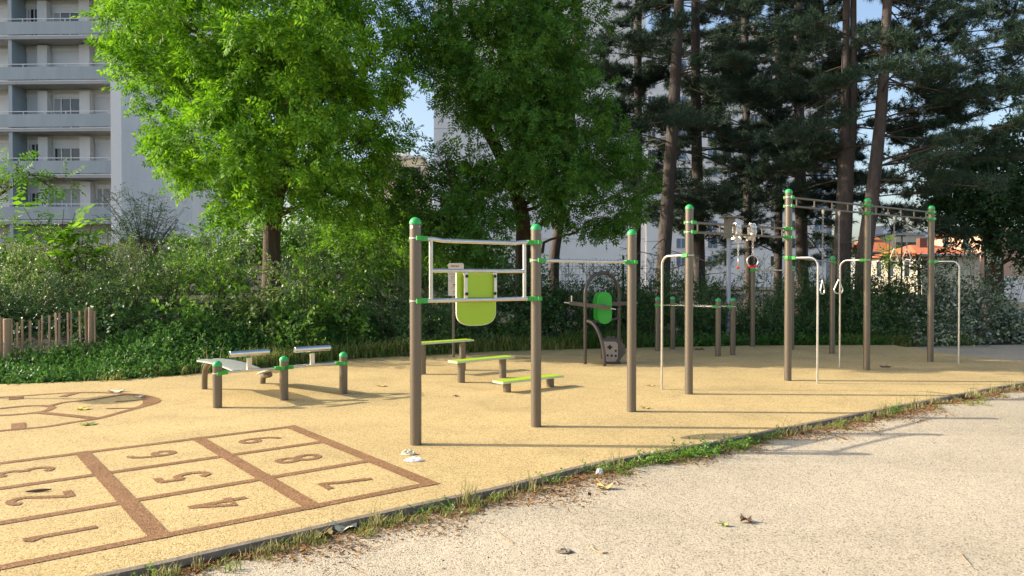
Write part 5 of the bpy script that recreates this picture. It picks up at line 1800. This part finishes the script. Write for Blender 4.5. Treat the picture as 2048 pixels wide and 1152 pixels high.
leaf_obj('fallen_leaf', 'dark brown curled leaf alone on the gravel at the right', 'leaf', 1492, 1043, .05, 'brown_leaf', 8, -.05, 1.2, 2)
leaf_obj('fallen_leaf', 'small green leaf on the gravel beside the dark brown one', 'leaf', 1447, 1050, .035, 'green_leaf', 9, -.05, .6, 2)
leaf_obj('fallen_leaf', 'tan leaf on the rubber right of the third post', 'leaf', 1291, 816, .06, 'tan_leaf', 10)
leaf_obj('fallen_leaf', 'tan leaf on the rubber left of the fourth post', 'leaf', 1300, 771, .07, 'tan_leaf', 11)
leaf_obj('fallen_leaf', 'tan leaf on the rubber behind the sit-up bench', 'leaf', 763, 772, .08, 'tan_leaf', 12)
leaf_obj('fallen_leaf', 'brown leaf on the rubber below the tallest step bench', 'leaf', 911, 792, .04, 'brown_leaf', 13)
leaf_obj('fallen_leaf', 'brown leaf on the shaded rubber among the parallel bars', 'leaf', 1398, 699, .12, 'brown_leaf', 14)
leaf_obj('fallen_leaf', 'brown leaf on the shaded rubber right of the third tall post', 'leaf', 1770, 734, .10, 'brown_leaf', 15)
leaf_obj('fallen_leaf', 'orange-brown leaf on the kerb verge before the hopscotch corner', 'leaf', 860, 1012, .05, 'tan_leaf', 16, -.05, .7, 3)
def pod():
    c = G(77, 981, .012)
    m = MB(); dv = Vector((.93, .37, 0)); pts = []; rs = []
    for i in range(9):
        t = i / 8; pts.append(c + dv * (t - .5) * .17 + Vector((-.37, .93, 0)) * .005 * math.sin(math.pi * t)); rs.append(.003 + .008 * math.sin(math.pi * t) ** .7)
    m.tube(pts, rs, 8); tag(m.build('seed_pod', MT['brown_leaf']), 'long dark pod-like sliver lying above the number two', 'debris')
pod()
def crumple(label, px, py, w, h, seed, mat='paper', z=0.0, sy=.55, name='crumpled_paper'):
    rnd = random.Random(seed)
    c = G(px, py, z)
    m = MB(); n, k = 14, 7
    vs = []
    for j in range(k + 1):
        ph = math.pi / 2 * j / k
        for i in range(n):
            a = 2 * math.pi * i / n
            r = w * math.cos(ph) * rnd.uniform(.78, 1.12) + .001
            vs.append(c + Vector((r * math.cos(a), r * math.sin(a) * sy, max(.003, h * math.sin(ph) * rnd.uniform(.6, 1.15)) if j else .003)))
    fs = [(j * n + i, j * n + (i + 1) % n, (j + 1) * n + (i + 1) % n, (j + 1) * n + i) for j in range(k) for i in range(n)]
    m.add(vs, fs); tag(m.build(name, MT[mat], None, False), label, 'litter')
crumple('crumpled white paper on the rubber below the nearest post, the nearer of two', 828, 922, .085, .035, 31)
crumple('cream crumpled paper on the rubber right at the foot of the nearest post', 817, 909, .075, .045, 32, 'pale_leaf')
crumple('white paper scrap on the litter verge between kerb and gravel', 1199, 948, .035, .05, 33, 'paper', -.05, .5, 'paper_scrap')
crumple('small grey clump of grit on the gravel near the bottom', 1128, 1104, .055, .02, 34, 'kerb', -.05, .6, 'grit_clump')
def stick(label, pts, r):
    m = MB(); m.tube([G(x, y, -.045) for x, y in pts], r, 6); tag(m.build('twig', MT['straw']), label, 'twig', 'dry twigs on the gravel')
stick('curved brown twig on the gravel right of the grit clump', [(1181, 1092), (1192, 1102), (1205, 1106), (1216, 1105)], .005)
stick('thin straw on the gravel left of centre', [(995, 1063), (1008, 1074), (1026, 1086)], .003)
stick('short straw at the lower right of the gravel', [(1920, 1105), (1932, 1120), (1940, 1128)], .003)
